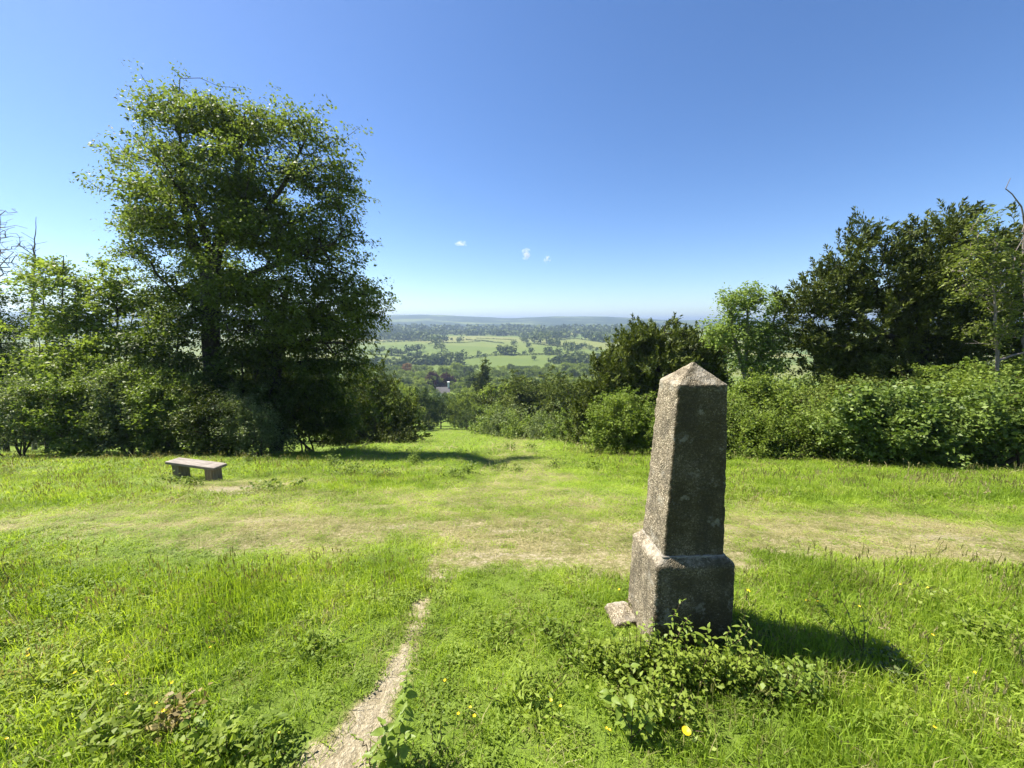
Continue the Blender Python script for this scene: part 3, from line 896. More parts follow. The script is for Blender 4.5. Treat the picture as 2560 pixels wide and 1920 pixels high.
random.seed(5)
# along the avenue, near to far
place_tree('round_tree', 'dark round tree at the left of the avenue end', 'low', 'valley_dark', 1045, 96, 950, wide=.62, var=0)
place_tree('round_tree', 'mid green round tree behind the olive yew at the avenue left', 'low', 'valley', 985, 88, 936, wide=.62, var=1)
place_tree('round_tree', 'dark green tree at the avenue end below the white house', 'low', 'valley_dark', 1100, 103, 972, wide=.62, var=1)
place_tree('round_tree', 'grey green round tree closing the end of the grass avenue', 'low', 'valley', 1165, 101, 962, wide=.58, var=0)
place_tree('round_tree', 'low dark leafy tree below the tall spruce', 'low', 'valley_dark', 1165, 95, 1018, wide=.8, var=1)
place_tree('spruce_tree', 'tall conical spruce standing above the right side of the avenue', 'cone', 'yew_olive', 1207, 120, 893, wide=1.1)
place_tree('pine_tree', 'dark pointed pine behind the drooping conifers', 'cone', 'valley_dark', 1393, 78, 925, wide=1.9)
place_tree('round_tree', 'bright yellow green tree behind the drooping conifers', 'broad', 'valley_bright', 1290, 92, 918, wide=.95, var=1)
place_tree('round_tree', 'bright green tree between the dark pine and the big yew', 'broad', 'valley_bright', 1470, 66, 945, wide=.7, var=0)
place_tree('round_tree', 'green tree right of the tall spruce', 'broad', 'valley', 1240, 112, 958, wide=.8, var=0)
def plume_leaf(R, L, upw, spread=.5): return dict(R=R, L=L, Wd=.32, upw=upw, spread=spread, n_per=40)
shrub('yew_tree', 'spreading olive yew at the left edge of the avenue mouth', 36, [(905, 985, 60, 60), (950, 1010, 60, 60), (880, 1050, 70, 60), (1000, 1055, 45, 45), (960, 1080, 75, 40), (925, 940, 35, 30)], 620, M['yew_olive'], 31, None, plume_leaf(.75, .30, .35), 'plume', cat='tree')
shrub('yew_shrub', 'low dark yew bush at the foot of the spreading olive yew', 33, [(860, 1085, 60, 35), (930, 1100, 60, 25), (1000, 1095, 40, 25)], 300, M['yew'], 32, None, plume_leaf(.6, .26, .3), 'plume')
shrub('weeping_tree', 'drooping olive green conifer at the right side of the avenue', 62, [(1335, 985, 50, 40), (1300, 1020, 45, 40), (1370, 1015, 45, 45), (1330, 1060, 70, 35), (1285, 975, 25, 25)], 560, M['yew_olive'], 33, None, plume_leaf(1.3, .5, -.5), 'plume', cat='tree')
shrub('yew_tree', 'dark low yew at the right foot of the avenue', 70, [(1235, 1025, 28, 35), (1225, 1060, 30, 30), (1260, 1060, 30, 30)], 300, M['yew'], 34, None, plume_leaf(1.1, .5, .2), 'plume', cat='tree')
shrub('yew_tree', 'brownish yew right of the drooping conifers', 50, [(1415, 1005, 45, 40), (1440, 1050, 50, 45), (1385, 1055, 40, 40), (1480, 1060, 40, 40)], 480, M['yew_olive'], 35, None, plume_leaf(.95, .42, .3), 'plume', cat='tree')
GB = 'bushes at the right foot of the avenue'
for k, (u, d, m, lab) in enumerate([(1222, 62, 'shrub', 'first green bush at the far right foot of the avenue'), (1262, 54, 'shrub_grey', 'leafy bush second from the far right foot of the avenue'), (1310, 47, 'shrub', 'dull green bush in the middle of the avenue right edge'), (1360, 42, 'shrub_grey', 'bush before the brownish yew at the avenue right edge'), (1412, 37, 'shrub', 'nearest dull bush on the right edge of the avenue'), (1462, 31, 'shrub_light', 'pale bush at the left foot of the olive rounded yew')]):
    vg = [1083, 1089, 1096, 1103, 1110, 1118][k]
    shrub('bush', lab, d, [(u, vg - 22, 30, 24), (u + 18, vg - 30, 22, 22), (u - 16, vg - 15, 22, 15)], 170, M[m], 40 + k, GB, dict(R=.016 * d, L=.0045 * d, n_per=36))

# background trees closing the sides of the clearing
GK = 'trees standing behind the clearing'
for k, (u, d, v, m, lab) in enumerate([(1830, 40, 905, 'valley', 'leafy tree low behind the young ash'), (1960, 38, 890, 'valley', 'leafy tree behind the gap between ash and great yew'), (2060, 36, 880, 'valley_dark', 'dark tree behind the left flank of the great yew'), (2250, 38, 860, 'valley', 'tree behind the middle of the great yew'), (2480, 36, 850, 'valley', 'tree behind the elder at the right edge'), (1740, 44, 930, 'valley', 'leafy tree behind the obelisk tip'), (60, 36, 860, 'valley', 'green tree behind the leftmost shrubs'), (240, 38, 850, 'valley', 'green tree behind the slim young trees'), (420, 38, 830, 'valley_dark', 'dark tree behind the left limb of the great beech'), (620, 40, 835, 'valley_dark', 'dark tree behind the beech trunks'), (780, 42, 870, 'valley_dark', 'dark tree behind the drooping beech')]):
    place_tree('background_tree', lab, 'low', m, u, d, v, GK, wide=.75, var=k)

# the wood in the valley
place_tree('copper_beech', 'dark purple copper beech rising behind the white house', 'broad', 'copper', 1092, 285, 918, wide=.78, var=0)
place_tree('orange_tree', 'small orange leaved tree among the valley trees', 'round', 'orange', 1022, 430, 903, wide=1.3, var=0)
place_tree('cypress_tree', 'small dark pointed cypress left of the spruce', 'cone', 'valley_dark', 1180, 210, 928, wide=1.8)
place_tree('round_tree', 'leafy tree hiding the left half of the white house', 'low', 'valley', 1088, 190, 958, wide=.6, var=1)
place_tree('round_tree', 'pale leafy tree right below the white house', 'low', 'valley', 1142, 175, 972, wide=.6, var=0)
rv = np.random.default_rng(77)
GV = 'leafy trees filling the valley wood'
ORD = ['first', 'second', 'third', 'fourth', 'fifth', 'sixth', 'seventh', 'eighth', 'ninth', 'tenth', 'eleventh', 'twelfth', 'thirteenth', 'fourteenth', 'fifteenth', 'sixteenth', 'seventeenth', 'eighteenth', 'nineteenth', 'twentieth']
TENS = ['', '', 'twenty', 'thirty', 'forty', 'fifty', 'sixty', 'seventy']
def ordinal(n):
    return ORD[n - 1] if n <= 20 else (TENS[n // 10] + ' ' + ORD[n % 10 - 1] if n % 10 else TENS[n // 10][:-1] + 'ieth')
RANKS = {430: 'farthest', 360: 'fifth', 290: 'fourth', 225: 'third', 165: 'second', 125: 'nearest'}
for d, v0, v1, u0, u1, step in ((430, 900, 910, 960, 1600, 30), (360, 908, 920, 880, 1600, 34), (290, 920, 938, 870, 1600, 38), (225, 940, 955, 880, 1600, 44), (165, 958, 978, 890, 1580, 50), (125, 975, 1000, 900, 1560, 60)):
    u = u0
    cnt = 0
    while u < u1:
        uu = u + rv.uniform(-4, 4)
        dd = d * rv.uniform(.93, 1.07)
        if not (1085 < uu < 1140 and d < 260):
            cnt += 1
            place_tree('valley_tree', 'leafy tree, %s from the left in the %s rank of the valley wood' % (ordinal(cnt), RANKS[d]), ('round', 'broad')[int(rv.integers(2))], 'valley' if rv.uniform() < .85 else 'valley_dark', uu, dd, rv.uniform(v0, v1), GV, wide=rv.uniform(.95, 1.35), var=int(rv.integers(2)))
        u += step * rv.uniform(.75, 1.2)

# ------------------------------------------------------------------ the white house below
def box(x0, x1, y0, y1, z0, z1):
    v = [(x0, y0, z0), (x1, y0, z0), (x1, y1, z0), (x0, y1, z0), (x0, y0, z1), (x1, y0, z1), (x1, y1, z1), (x0, y1, z1)]
    f = [(0, 3, 2, 1), (4, 5, 6, 7), (0, 1, 5, 4), (1, 2, 6, 5), (2, 3, 7, 6), (3, 0, 4, 7)]
    return v, f

def plain_mat(name, col, rough=.8, var=.12, scale=6, bump=0.0):
    m, nt, out = new_mat(name)
    tc = N(nt, "ShaderNodeTexCoord")
    nz = noise(nt, scale, 4, tc.outputs["Object"])
    c = ramp(nt, nz, [(.3, tuple(a * (1 - var) for a in col)), (.7, tuple(min(1, a * (1 + var)) for a in col))])
    pb = N(nt, "ShaderNodeBsdfPrincipled")
    pb.inputs["Roughness"].default_value = rough
    nt.links.new(c, pb.inputs["Base Color"])
    nt.links.new(pb.outputs[0], out.inputs[0])
    return m

def build_house():
    d = 262
    x = W(1118, 960, d)[0]
    b = onground(x, d)
    root = link('house', None, loc=b, rot=(0, 0, .12))
    tag(root, 'white house with grey roof and pale chimney among the valley trees', 'house')
    top = W(1118, 968, d)[2] - b[2]
    eave = top - 3.2
    white = plain_mat('white_render', (.78, .77, .74), .85, .05, .5)
    slate = plain_mat('slate_roof', (.07, .066, .066), .8, .25, 1.5)
    dark = plain_mat('window_glass', (.03, .035, .04), .15, .1, 1)
    v, f = box(-7, 1.5, -4, 4, -1, eave)
    v += [(-7, 0, top - .15), (1.5, 0, top - .15)]
    f = [(0, 3, 2, 1), (0, 1, 5, 4), (2, 3, 7, 6), (1, 2, 6, 9, 5), (3, 0, 4, 8, 7)]
    me = bpy.data.meshes.new('wall')
    me.from_pydata(v, [], f)
    link('wall', me, white, root)
    e = .45
    v = [(-7 - e, -4 - e, eave - .3), (1.5 + e, -4 - e, eave - .3), (1.5 + e, 0, top + .05), (-7 - e, 0, top + .05), (1.5 + e, 4 + e, eave - .3), (-7 - e, 4 + e, eave - .3)]
    v += [(a, bb, c + .2) for a, bb, c in v]
    f = [(0, 1, 2, 3), (3, 2, 4, 5), (6, 9, 8, 7), (9, 11, 10, 8), (0, 6, 7, 1), (4, 10, 11, 5), (1, 7, 8, 2), (2, 8, 10, 4), (3, 9, 6, 0), (5, 11, 9, 3)]
    me = bpy.data.meshes.new('roof')
    me.from_pydata(v, [], f)
    rf = link('roof', me, slate, root)
    v, f = box(.2, 1.45, -.9, .9, top - 2.4, top + 3.4)
    v2, f2 = box(.05, 1.6, -1.05, 1.05, top + 3.4, top + 3.75)
    me = bpy.data.meshes.new('chimney')
    me.from_pydata(v + v2, [], f + [tuple(i + 8 for i in q) for q in f2])
    link('chimney', me, white, rf)
    for wx in (-5.4, -2.8, -.3):
        for wz in (eave - 2.2, eave - 5.0):
            v, f = box(wx - .5, wx + .5, -4.06, -3.9, wz, wz + 1.5)
            me = bpy.data.meshes.new('window')
            me.from_pydata(v, [], f)
            link('window', me, dark, root)

build_house()

# ------------------------------------------------------------------ fields: hedgerow trees, hedges and far woods
def far_kind(seed, n=120, flat=1.0):
    rng = np.random.default_rng(seed)
    k = 6
    C = np.stack([rng.normal(0, .2, k), rng.normal(0, .2, k), rng.uniform(.35, .7, k)], 1)
    Rr = rng.uniform(.2, .3, (k, 3))
    T = lobes_world(rng, C, Rr, n, .75)
    T[:, 2] = np.maximum(T[:, 2], .05)
    a = rng.normal(0, 1, (n, 3))
    lv, lf = leaf_quads(T, a, unit(T - np.array([0, 0, .5])) + rng.normal(0, .5, (n, 3)), np.full(n, .19) * rng.uniform(.6, 1.3, n), np.full(n, .16))
    tv, tf = tubes(np.array([[0, 0, -.05]]), np.array([[0, 0, .55]]), np.array([.045]), np.array([.02]))
    return mesh_np('trunk', tv, [tf]), mesh_np('crown', lv, [lf])

FARK = [far_kind(400 + k) for k in range(4)]
for tm, cm in FARK:
    tm.materials.append(M['bark'])
    cm.materials.append(M['far_tree'])
GF = 'trees scattered along the far hedgerows'

def far_tree(u, v, px, name='field_tree', label='small tree standing in a hedgerow between the far fields', group=GF, wide=None):
    """Base seen at pixel (u, v), px pixels tall."""
    x, y = at(u, v)
    b = onground(x, y)
    h = px / FPX * y * 1.3
    tm, cm = FARK[random.randrange(4)]
    w = wide or random.uniform(.9, 1.35)
    root = link(name, None, loc=b - np.array([0, 0, .03 * h]), rot=(0, 0, random.uniform(0, 6)), scale=(h * w, h * w, h))
    tag(root, label, 'tree', group)
    link('trunk', tm, None, root)
    link('crown', cm, None, root)

def px2(x, y): return 880 + x * .1808, 770 + y * .1808      # reading of an enlarged view
def px3(x, y): return 1240 + x * .1808, 770 + y * .1808
FIELD = [px2(a, b) + (h * .1808,) for a, b, h in [(130, 635, 70), (255, 640, 70), (380, 640, 100), (550, 655, 100), (640, 660, 90), (700, 665, 70), (785, 640, 110), (830, 690, 80), (905, 610, 110), (950, 690, 90), (1150, 515, 120), (1210, 470, 90), (1265, 480, 90), (1490, 475, 80), (1385, 455, 40), (1240, 600, 100), (1230, 700, 90), (1290, 710, 90), (1370, 710, 110), (1130, 710, 70), (1530, 690, 100), (1745, 655, 60), (1460, 690, 70), (440, 800, 90), (540, 800, 90), (650, 800, 90), (2080, 640, 100), (2160, 640, 100), (1985, 640, 40), (325, 700, 18), (375, 690, 14)]]
FIELD += [px3(a, b) + (h * .1808,) for a, b, h in [(70, 645, 110), (130, 645, 110), (220, 640, 110), (235, 520, 75), (440, 550, 70), (475, 630, 80), (390, 640, 50), (385, 480, 80), (430, 490, 50), (530, 480, 110), (620, 480, 120), (700, 490, 130), (740, 520, 100), (820, 525, 110), (870, 530, 80), (840, 440, 110), (740, 640, 100), (690, 650, 50), (790, 650, 60), (880, 650, 110), (960, 580, 100), (1030, 630, 100), (1060, 560, 90), (1120, 590, 90), (1180, 560, 80), (1250, 540, 60), (1110, 690, 90), (1180, 690, 90), (1310, 580, 70), (1390, 600, 60), (530, 720, 60), (1080, 420, 70), (1000, 400, 60), (1230, 440, 90), (1320, 450, 80), (1400, 460, 80), (1470, 470, 70)]]
for k, (u, v, h) in enumerate(sorted(FIELD)):
    far_tree(u, v, h, label='%s hedgerow tree, %s from the left among the far field trees' % ('small' if h < 13 else 'tall' if h > 18 else 'middling', ordinal(k + 1)))

def clump_mesh(rng, P, size, nper, z_up=.5):
    """Bushy leaf clumps along many points: joined foliage mass."""
    n = len(P) * nper
    idx = np.repeat(np.arange(len(P)), nper)
    S = size[idx]
    q = unit(rng.normal(0, 1, (n, 3))) * rng.uniform(.6, 1, n)[:, None]
    c = P[idx] + q * S[:, None] * np.array([1, 1, .62]) + np.array([0, 0, 1]) * (S * z_up)[:, None]
    return leaf_quads(c, rng.normal(0, 1, (n, 3)), q + rng.normal(0, .4, (n, 3)), S * rng.uniform(.4, .8, n), S * .5)

def hedge(name, label, pts, hgt, seed, mat='far_wood', cat='hedge', kind=None):
    rng = np.random.default_rng(seed)
    G = np.array([at(u, v) for u, v in pts])
    L = np.concatenate([[0], np.cumsum(np.linalg.norm(np.diff(G, axis=0), axis=1))])
    n = int(max(6, L[-1] / (hgt * .55)))
    s = np.linspace(0, L[-1], n)
    x = np.interp(s, L, G[:, 0]) + rng.normal(0, hgt * .15, n)
    y = np.interp(s, L, G[:, 1]) + rng.normal(0, hgt * .15, n)
    P = np.stack([x, y, ground(x, y)], -1)
    size = hgt * .6 * rng.uniform(.55, 1.25, n)
    lv, lf = clump_mesh(rng, P, size, 14)
    b = P[0].copy()
    o = link(name, mesh_np(name, lv - b, [lf]), M[mat], loc=b)
    tag(o, label, cat, kind=kind)

HE = [([(896, 886), (960, 888), (1010, 892), (1060, 898), (1110, 901), (1160, 898)], 4.1, 'long dark hedge crossing the nearest field on the left'),
      ([(1170, 897), (1220, 890), (1270, 887), (1300, 888)], 6.1, 'thick hedge below the paired round field trees'),
      ([(1300, 889), (1340, 887), (1380, 886), (1430, 888)], 4.1, 'dark hedge right of the paired round field trees'),
      ([(895, 859), (960, 856), (1040, 853), (1080, 853)], 8.1, 'dark hedge belt along the upper left field edge'),
      ([(1090, 856), (1150, 858), (1200, 854)], 3.4, 'thin hedge below a single round tree in the upper field'),
      ([(1165, 850), (1210, 853), (1260, 859)], 4.7, 'bushy sloping hedge in the upper middle field'),
      ([(1190, 846), (1240, 848), (1290, 850)], 3.4, 'thin upper hedge under the wooded belt'),
      ([(1330, 860), (1370, 864), (1420, 868), (1460, 866)], 4.7, 'hedge along the upper right field'),
      ([(1390, 851), (1440, 847), (1500, 855)], 3.4, 'pale hedge above the right hand field')]
for k, (pts, h, lab) in enumerate(HE):
    hedge('hedge', lab, pts, h, 500 + k)

def woodland(label, rows, seed, hgt, n):
    """A far wood that reads as one mass: bushy tree tops spread over ground between sight lines."""
    rng = np.random.default_rng(seed)
    P = []
    for (u0, v0, u1, v1, dv) in rows:
        m = int(n * abs(u1 - u0) / sum(abs(r[2] - r[0]) for r in rows))
        us = rng.uniform(u0, u1, m)
        vs = v0 + (v1 - v0) * (us - u0) / (u1 - u0) + rng.uniform(-dv, dv, m)
        P.append(np.stack(at_many(us, vs), 1))
    P = np.concatenate(P)
    P = np.concatenate([P, ground(P[:, 0], P[:, 1])[:, None]], 1)
    size = hgt * .55 * rng.uniform(.4, 1.5, len(P))
    lv, lf = clump_mesh(rng, P, size, 22, .6)
    o = link('woodland', mesh_np('woodland', lv, [lf]), M['far_wood'])
    tag(o, label, 'wood', kind='stuff')

woodland('wooded belt between the upper fields and the blue ridge', [(880, 845, 1080, 848, 4), (870, 834, 1000, 834, 4), (1000, 834, 1300, 838, 3), (1300, 842, 1420, 844, 5), (1300, 832, 1640, 836, 4), (1480, 850, 1640, 856, 5)], 601, 20, 800)
woodland('distant woods at the foot of the blue ridge', [(860, 826, 1650, 827, 2.5)], 602, 28, 420)
woodland('valley floor copses beyond the leafy wood', [(880, 915, 1020, 918, 4), (1020, 908, 1150, 910, 4), (1380, 905, 1640, 905, 6), (1560, 885, 1650, 880, 8)], 603, 13, 420)

# ------------------------------------------------------------------ the obelisk
def stone_mat():
    m, nt, out = new_mat('pebbled_concrete')
    tc = N(nt, "ShaderNodeTexCoord")
    P = tc.outputs["Object"]
    vo = N(nt, "ShaderNodeTexVoronoi")
    vo.inputs["Scale"].default_value = 165
    nt.links.new(P, vo.inputs["Vector"])
    sc = N(nt, "ShaderNodeSeparateColor")
    nt.links.new(vo.outputs["Color"], sc.inputs[0])
    n1 = noise(nt, 7, 5, P, .65)
    n2 = noise(nt, 34, 4, P, .6)
    n3 = noise(nt, 3.2, 4, P, .6)
    base = ramp(nt, sc.outputs[0], [(.0, (.058, .045, .027)), (.40, (.165, .134, .086)), (.8, (.29, .242, .162)), (1, (.55, .48, .34))])
    base = mixc(nt, mth(nt, 'MULTIPLY', n2, .6), base, (.150, .130, .095))
    # dark weathering, algae and moss
    dk = mth(nt, 'MULTIPLY', mth(nt, 'SUBTRACT', n1, .47), 5, clamp=True)
    base = mixc(nt, mth(nt, 'MULTIPLY', dk, .6), base, (.048, .043, .034))
    # olive algae on the front face, darkened further to paint in its shade
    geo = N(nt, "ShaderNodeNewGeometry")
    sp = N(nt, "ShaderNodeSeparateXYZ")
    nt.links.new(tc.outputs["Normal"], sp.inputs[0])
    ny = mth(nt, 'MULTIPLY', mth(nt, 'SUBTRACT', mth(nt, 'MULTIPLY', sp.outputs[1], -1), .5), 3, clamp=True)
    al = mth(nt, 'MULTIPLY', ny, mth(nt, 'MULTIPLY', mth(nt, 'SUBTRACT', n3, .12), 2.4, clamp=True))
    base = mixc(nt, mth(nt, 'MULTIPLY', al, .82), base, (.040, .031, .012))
    # pale lichen
    vl = N(nt, "ShaderNodeTexNoise")
    vl.inputs["Scale"].default_value = 9
    vl.inputs["Detail"].default_value = 6
    vl.inputs["Roughness"].default_value = .7
    nt.links.new(P, vl.inputs["Vector"])
    lc = mth(nt, 'MULTIPLY', mth(nt, 'SUBTRACT', vl.outputs["Fac"], .575), 14, clamp=True)
    sp2 = N(nt, "ShaderNodeSeparateXYZ")
    nt.links.new(P, sp2.inputs[0])
    base = mixc(nt, mth(nt, 'MULTIPLY', lc, .4), base, (.36, .34, .28))
    # the cap and other upward faces are bleached and crusted with lichen
    upf = mth(nt, 'MULTIPLY', mth(nt, 'SUBTRACT', sp.outputs[2], .45), 4, clamp=True)
    base = mixc(nt, mth(nt, 'MULTIPLY', upf, mth(nt, 'MULTIPLY', mth(nt, 'SUBTRACT', vl.outputs["Fac"], .46), 4, clamp=True)), base, (.36, .32, .25))
    # black crust in runs below the cap and at the foot
    mpz = N(nt, "ShaderNodeMapping")
    mpz.inputs["Scale"].default_value = (9, 9, 1.6)
    nt.links.new(P, mpz.inputs[0])
    runs = noise(nt, 1.0, 5, mpz.outputs[0], .6)
    rn = mth(nt, 'MULTIPLY', mth(nt, 'SUBTRACT', runs, .52), 6, clamp=True)
    base = mixc(nt, mth(nt, 'MULTIPLY', rn, .62), base, (.040, .034, .024))
    pb = N(nt, "ShaderNodeBsdfPrincipled")
    pb.inputs["Roughness"].default_value = .92
    pb.inputs["Specular IOR Level"].default_value = .2
    nt.links.new(base, pb.inputs["Base Color"])
    bp = N(nt, "ShaderNodeBump")
    bp.inputs["Strength"].default_value = .8
    bp.inputs["Distance"].default_value = .006
    h = mth(nt, 'ADD', mth(nt, 'MULTIPLY', vo.outputs["Distance"], -.8), n2)
    nt.links.new(h, bp.inputs["Height"])
    nt.links.new(bp.outputs[0], pb.inputs["Normal"])
    nt.links.new(pb.outputs[0], out.inputs[0])
    return m

M['stone'] = stone_mat()

def rough_loft(name, rings, seed, amp=.004, nside=26, round_=.018, dz=.012, close_top=True):
    """A squared stone through rings (half x, half y, z): rounded, chipped corners and a pebbly face, as one closed surface."""
    rings = np.array(rings, float)
    zs, hx, hy = [], [], []
    for a, b in zip(rings[:-1], rings[1:]):
        n = max(2, int(np.linalg.norm(b - a) / dz))
        t = np.linspace(0, 1, n, endpoint=False)
        zs.append(a[2] + (b[2] - a[2]) * t); hx.append(a[0] + (b[0] - a[0]) * t); hy.append(a[1] + (b[1] - a[1]) * t)
    zs = np.append(np.concatenate(zs), rings[-1, 2]); hx = np.append(np.concatenate(hx), rings[-1, 0]); hy = np.append(np.concatenate(hy), rings[-1, 1])
    s = np.linspace(-1, 1, nside, endpoint=False)
    sq = np.concatenate([np.stack([s, -np.ones(nside)], 1), np.stack([np.ones(nside), s], 1), np.stack([-s, np.ones(nside)], 1), np.stack([-np.ones(nside), -s], 1)])
    K = len(sq)
    v = np.zeros((len(zs), K, 3))
    for i in range(len(zs)):
        p = sq * np.array([hx[i], hy[i]])
        r = min(round_, hx[i] * .6, hy[i] * .6)
        inner = np.clip(p, [-(hx[i] - r), -(hy[i] - r)], [hx[i] - r, hy[i] - r])
        dd = p - inner
        ln = np.linalg.norm(dd, axis=1, keepdims=True)
        v[i, :, :2] = inner + dd / np.maximum(ln, 1e-6) * np.minimum(ln, r)
        v[i, :, 2] = zs[i]
    flat = v.reshape(-1, 3)
    nrm = unit(flat * np.array([1, 1, 0.0]) + 1e-6)
    disp = amp * (fbm(flat * 55, 2, seed) * 1.6 + fbm(flat * 14, 3, seed + 5) * .5)
    q = np.abs(v[..., 0]) / hx[:, None] * 1.0
    edge = (np.minimum(np.abs(v[..., 0]) / np.maximum(hx[:, None], 1e-3), np.abs(v[..., 1]) / np.maximum(hy[:, None], 1e-3)) > .82).reshape(-1)
    disp = disp - edge * np.maximum(0, fbm(flat * 22, 3, seed + 9)) * amp * 1.7
    flat = flat + nrm * disp[:, None]
    nz = len(zs)
    ii = np.arange(nz * K).reshape(nz, K)
    f = np.stack([ii[:-1], np.roll(ii[:-1], -1, 1), np.roll(ii[1:], -1, 1), ii[1:]], -1).reshape(-1, 4)
    top = len(flat)
    flat = np.concatenate([flat, [[0, 0, zs[-1] + .001]]])
    tf = np.stack([ii[-1], np.roll(ii[-1], -1), np.full(K, top)], -1)
    return smooth(mesh_np(name, flat, [f, tf]))

def build_obelisk():
    cx, cy_, yaw = .925, 1.940, .055
    base = onground(cx, cy_)
    root = link('obelisk', None, loc=(cx, cy_, 0), rot=(-.0285, .0072, yaw))
    tag(root, 'weathered pebbled concrete obelisk on a square plinth standing in the grass', 'obelisk')
    link('plinth', rough_loft('plinth', [(.220, .182, -.35), (.214, .176, .10), (.2095, .171, .380), (.2055, .167, .392), (.166, .143, .428), (.10, .08, .4285)], 3, .0045), M['stone'], root)
    link('shaft', rough_loft('shaft', [(.1625, .139, .424), (.1290, .112, 1.309), (.122, .105, 1.316), (.004, .004, 1.414)], 8, .0048, round_=.012), M['stone'], root)
    mortar = plain_mat('lime_mortar', (.20, .18, .145), .95, .3, 60)
    link('mortar_joint', rough_loft('mortar_joint', [(.168, .1445, .421), (.1675, .144, .430), (.160, .136, .434)], 12, .004, round_=.01, dz=.004), mortar, root)
    # squat footing block against the left side
    o = link('footing_block', rough_loft('footing_block', [(.075, .088, -.30), (.073, .085, .02), (.064, .077, .040), (.02, .02, .043)], 21, .006, 14, .022), M['stone'], root, loc=(-.276, .100, -.098), rot=(.03, -.05, .1))

build_obelisk()

# ------------------------------------------------------------------ the bench
def wood_mat(name, a, b):
    m, nt, out = new_mat(name)
    tc = N(nt, "ShaderNodeTexCoord")
    mp = N(nt, "ShaderNodeMapping")
    mp.inputs["Scale"].default_value = (1.5, 22, 22)
    nt.links.new(tc.outputs["Object"], mp.inputs[0])
    nz = noise(nt, 2.2, 6, mp.outputs[0], .65)
    n2 = noise(nt, 4, 3, tc.outputs["Object"])
    c = ramp(nt, nz, [(.28, tuple(x * .35 for x in a)), (.45, a), (.7, b)])
    c = mixc(nt, mth(nt, 'MULTIPLY', mth(nt, 'SUBTRACT', n2, .5), 1.6, clamp=True), c, tuple(x * .55 for x in a))
    pb = N(nt, "ShaderNodeBsdfPrincipled")
    pb.inputs["Roughness"].default_value = .85
    nt.links.new(c, pb.inputs["Base Color"])
    bp = N(nt, "ShaderNodeBump")
    bp.inputs["Strength"].default_value = .5
    bp.inputs["Distance"].default_value = .006
    nt.links.new(nz, bp.inputs["Height"])
    nt.links.new(bp.outputs[0], pb.inputs["Normal"])
    nt.links.new(pb.outputs[0], out.inputs[0])
    return m

M['wood'] = wood_mat('silvered_oak', (.17, .145, .12), (.33, .29, .25))
M['wood_leg'] = wood_mat('dull_oak_leg', (.17, .138, .088), (.30, .25, .17))

def slab(name, hx, hy, hz, bev, seed, amp, sub=(40, 10, 3)):
    """A timber with eased, uneven edges (axis along x)."""
    nx = sub[0]
    k = 5
    prof = []
    for (sx, sy, a0) in ((1, 1, 0), (-1, 1, 90), (-1, -1, 180), (1, -1, 270)):
        for j in range(k):
            a = math.radians(a0 + 90 * j / (k - 1))
            prof.append(((hy - bev) * sx + bev * math.cos(a), (hz - bev) * sy + bev * math.sin(a)))
    prof = np.array(prof)
    P2 = []
    for a, b in zip(prof, np.roll(prof, -1, 0)):
        n = max(1, int(np.linalg.norm(b - a) / .03))
        for j in range(n):
            P2.append(a + (b - a) * j / n)
    P2 = np.array(P2)
    xs = np.concatenate([[-hx + .0], np.linspace(-hx + bev, hx - bev, nx), [hx]])
    v = []
    for i, x in enumerate(xs):
        s = (hy - bev * .6) / hy if i in (0, len(xs) - 1) else 1
        sz = (hz - bev * .6) / hz if i in (0, len(xs) - 1) else 1
        v.append(np.stack([np.full(len(P2), x), P2[:, 0] * s, P2[:, 1] * sz], 1))
    v = np.array(v)
    K = len(P2)
    flat = v.reshape(-1, 3)
    d = fbm(flat * np.array([3, 14, 14]), 3, seed)
    flat = flat + unit(flat * np.array([0.02, 1, 1])) * (d * amp)[:, None]
    ii = np.arange(len(xs) * K).reshape(len(xs), K)
    f = np.stack([ii[:-1], np.roll(ii[:-1], -1, 1), np.roll(ii[1:], -1, 1), ii[1:]], -1).reshape(-1, 4)
    c0 = len(flat)
    flat = np.concatenate([flat, [[xs[0], 0, 0], [xs[-1], 0, 0]]])
    t0 = np.stack([np.roll(ii[0], -1), ii[0], np.full(K, c0)], -1)
    t1 = np.stack([ii[-1], np.roll(ii[-1], -1), np.full(K, c0 + 1)], -1)
    me = mesh_np(name, flat, [f, t0, t1])
    me.set_sharp_from_angle(angle=math.radians(50)) if hasattr(me, 'set_sharp_from_angle') else None
    return me

def build_bench():
    cx, cy_, yaw = -7.71, 8.985, -.268
    seat_z = -1.77
    root = link('bench', None, loc=(cx, cy_, float(ground(cx, cy_))), rot=(0, 0, yaw))
    tag(root, 'backless weathered wooden bench on two block legs at the left of the clearing', 'bench')
    z0 = seat_z - float(ground(cx, cy_))
    s = link('seat', slab('seat', .785, .165, .036, .014, 3, .004), M['wood'], root, loc=(0, 0, z0 - .036))
    for a in (-.53, .53):
        zt = z0 - .074
        gx_, gy_ = cx + a * math.cos(yaw), cy_ + a * math.sin(yaw)
        zb = float(ground(gx_, gy_)) - float(ground(cx, cy_)) - .15
        o = link('leg', slab('leg', (zt - zb) / 2, .125, .115, .012, 7, .004, (14, 6, 3)), M['wood_leg'], root, loc=(a, 0, (zt + zb) / 2), rot=(0, math.radians(-90), 0))

build_bench()
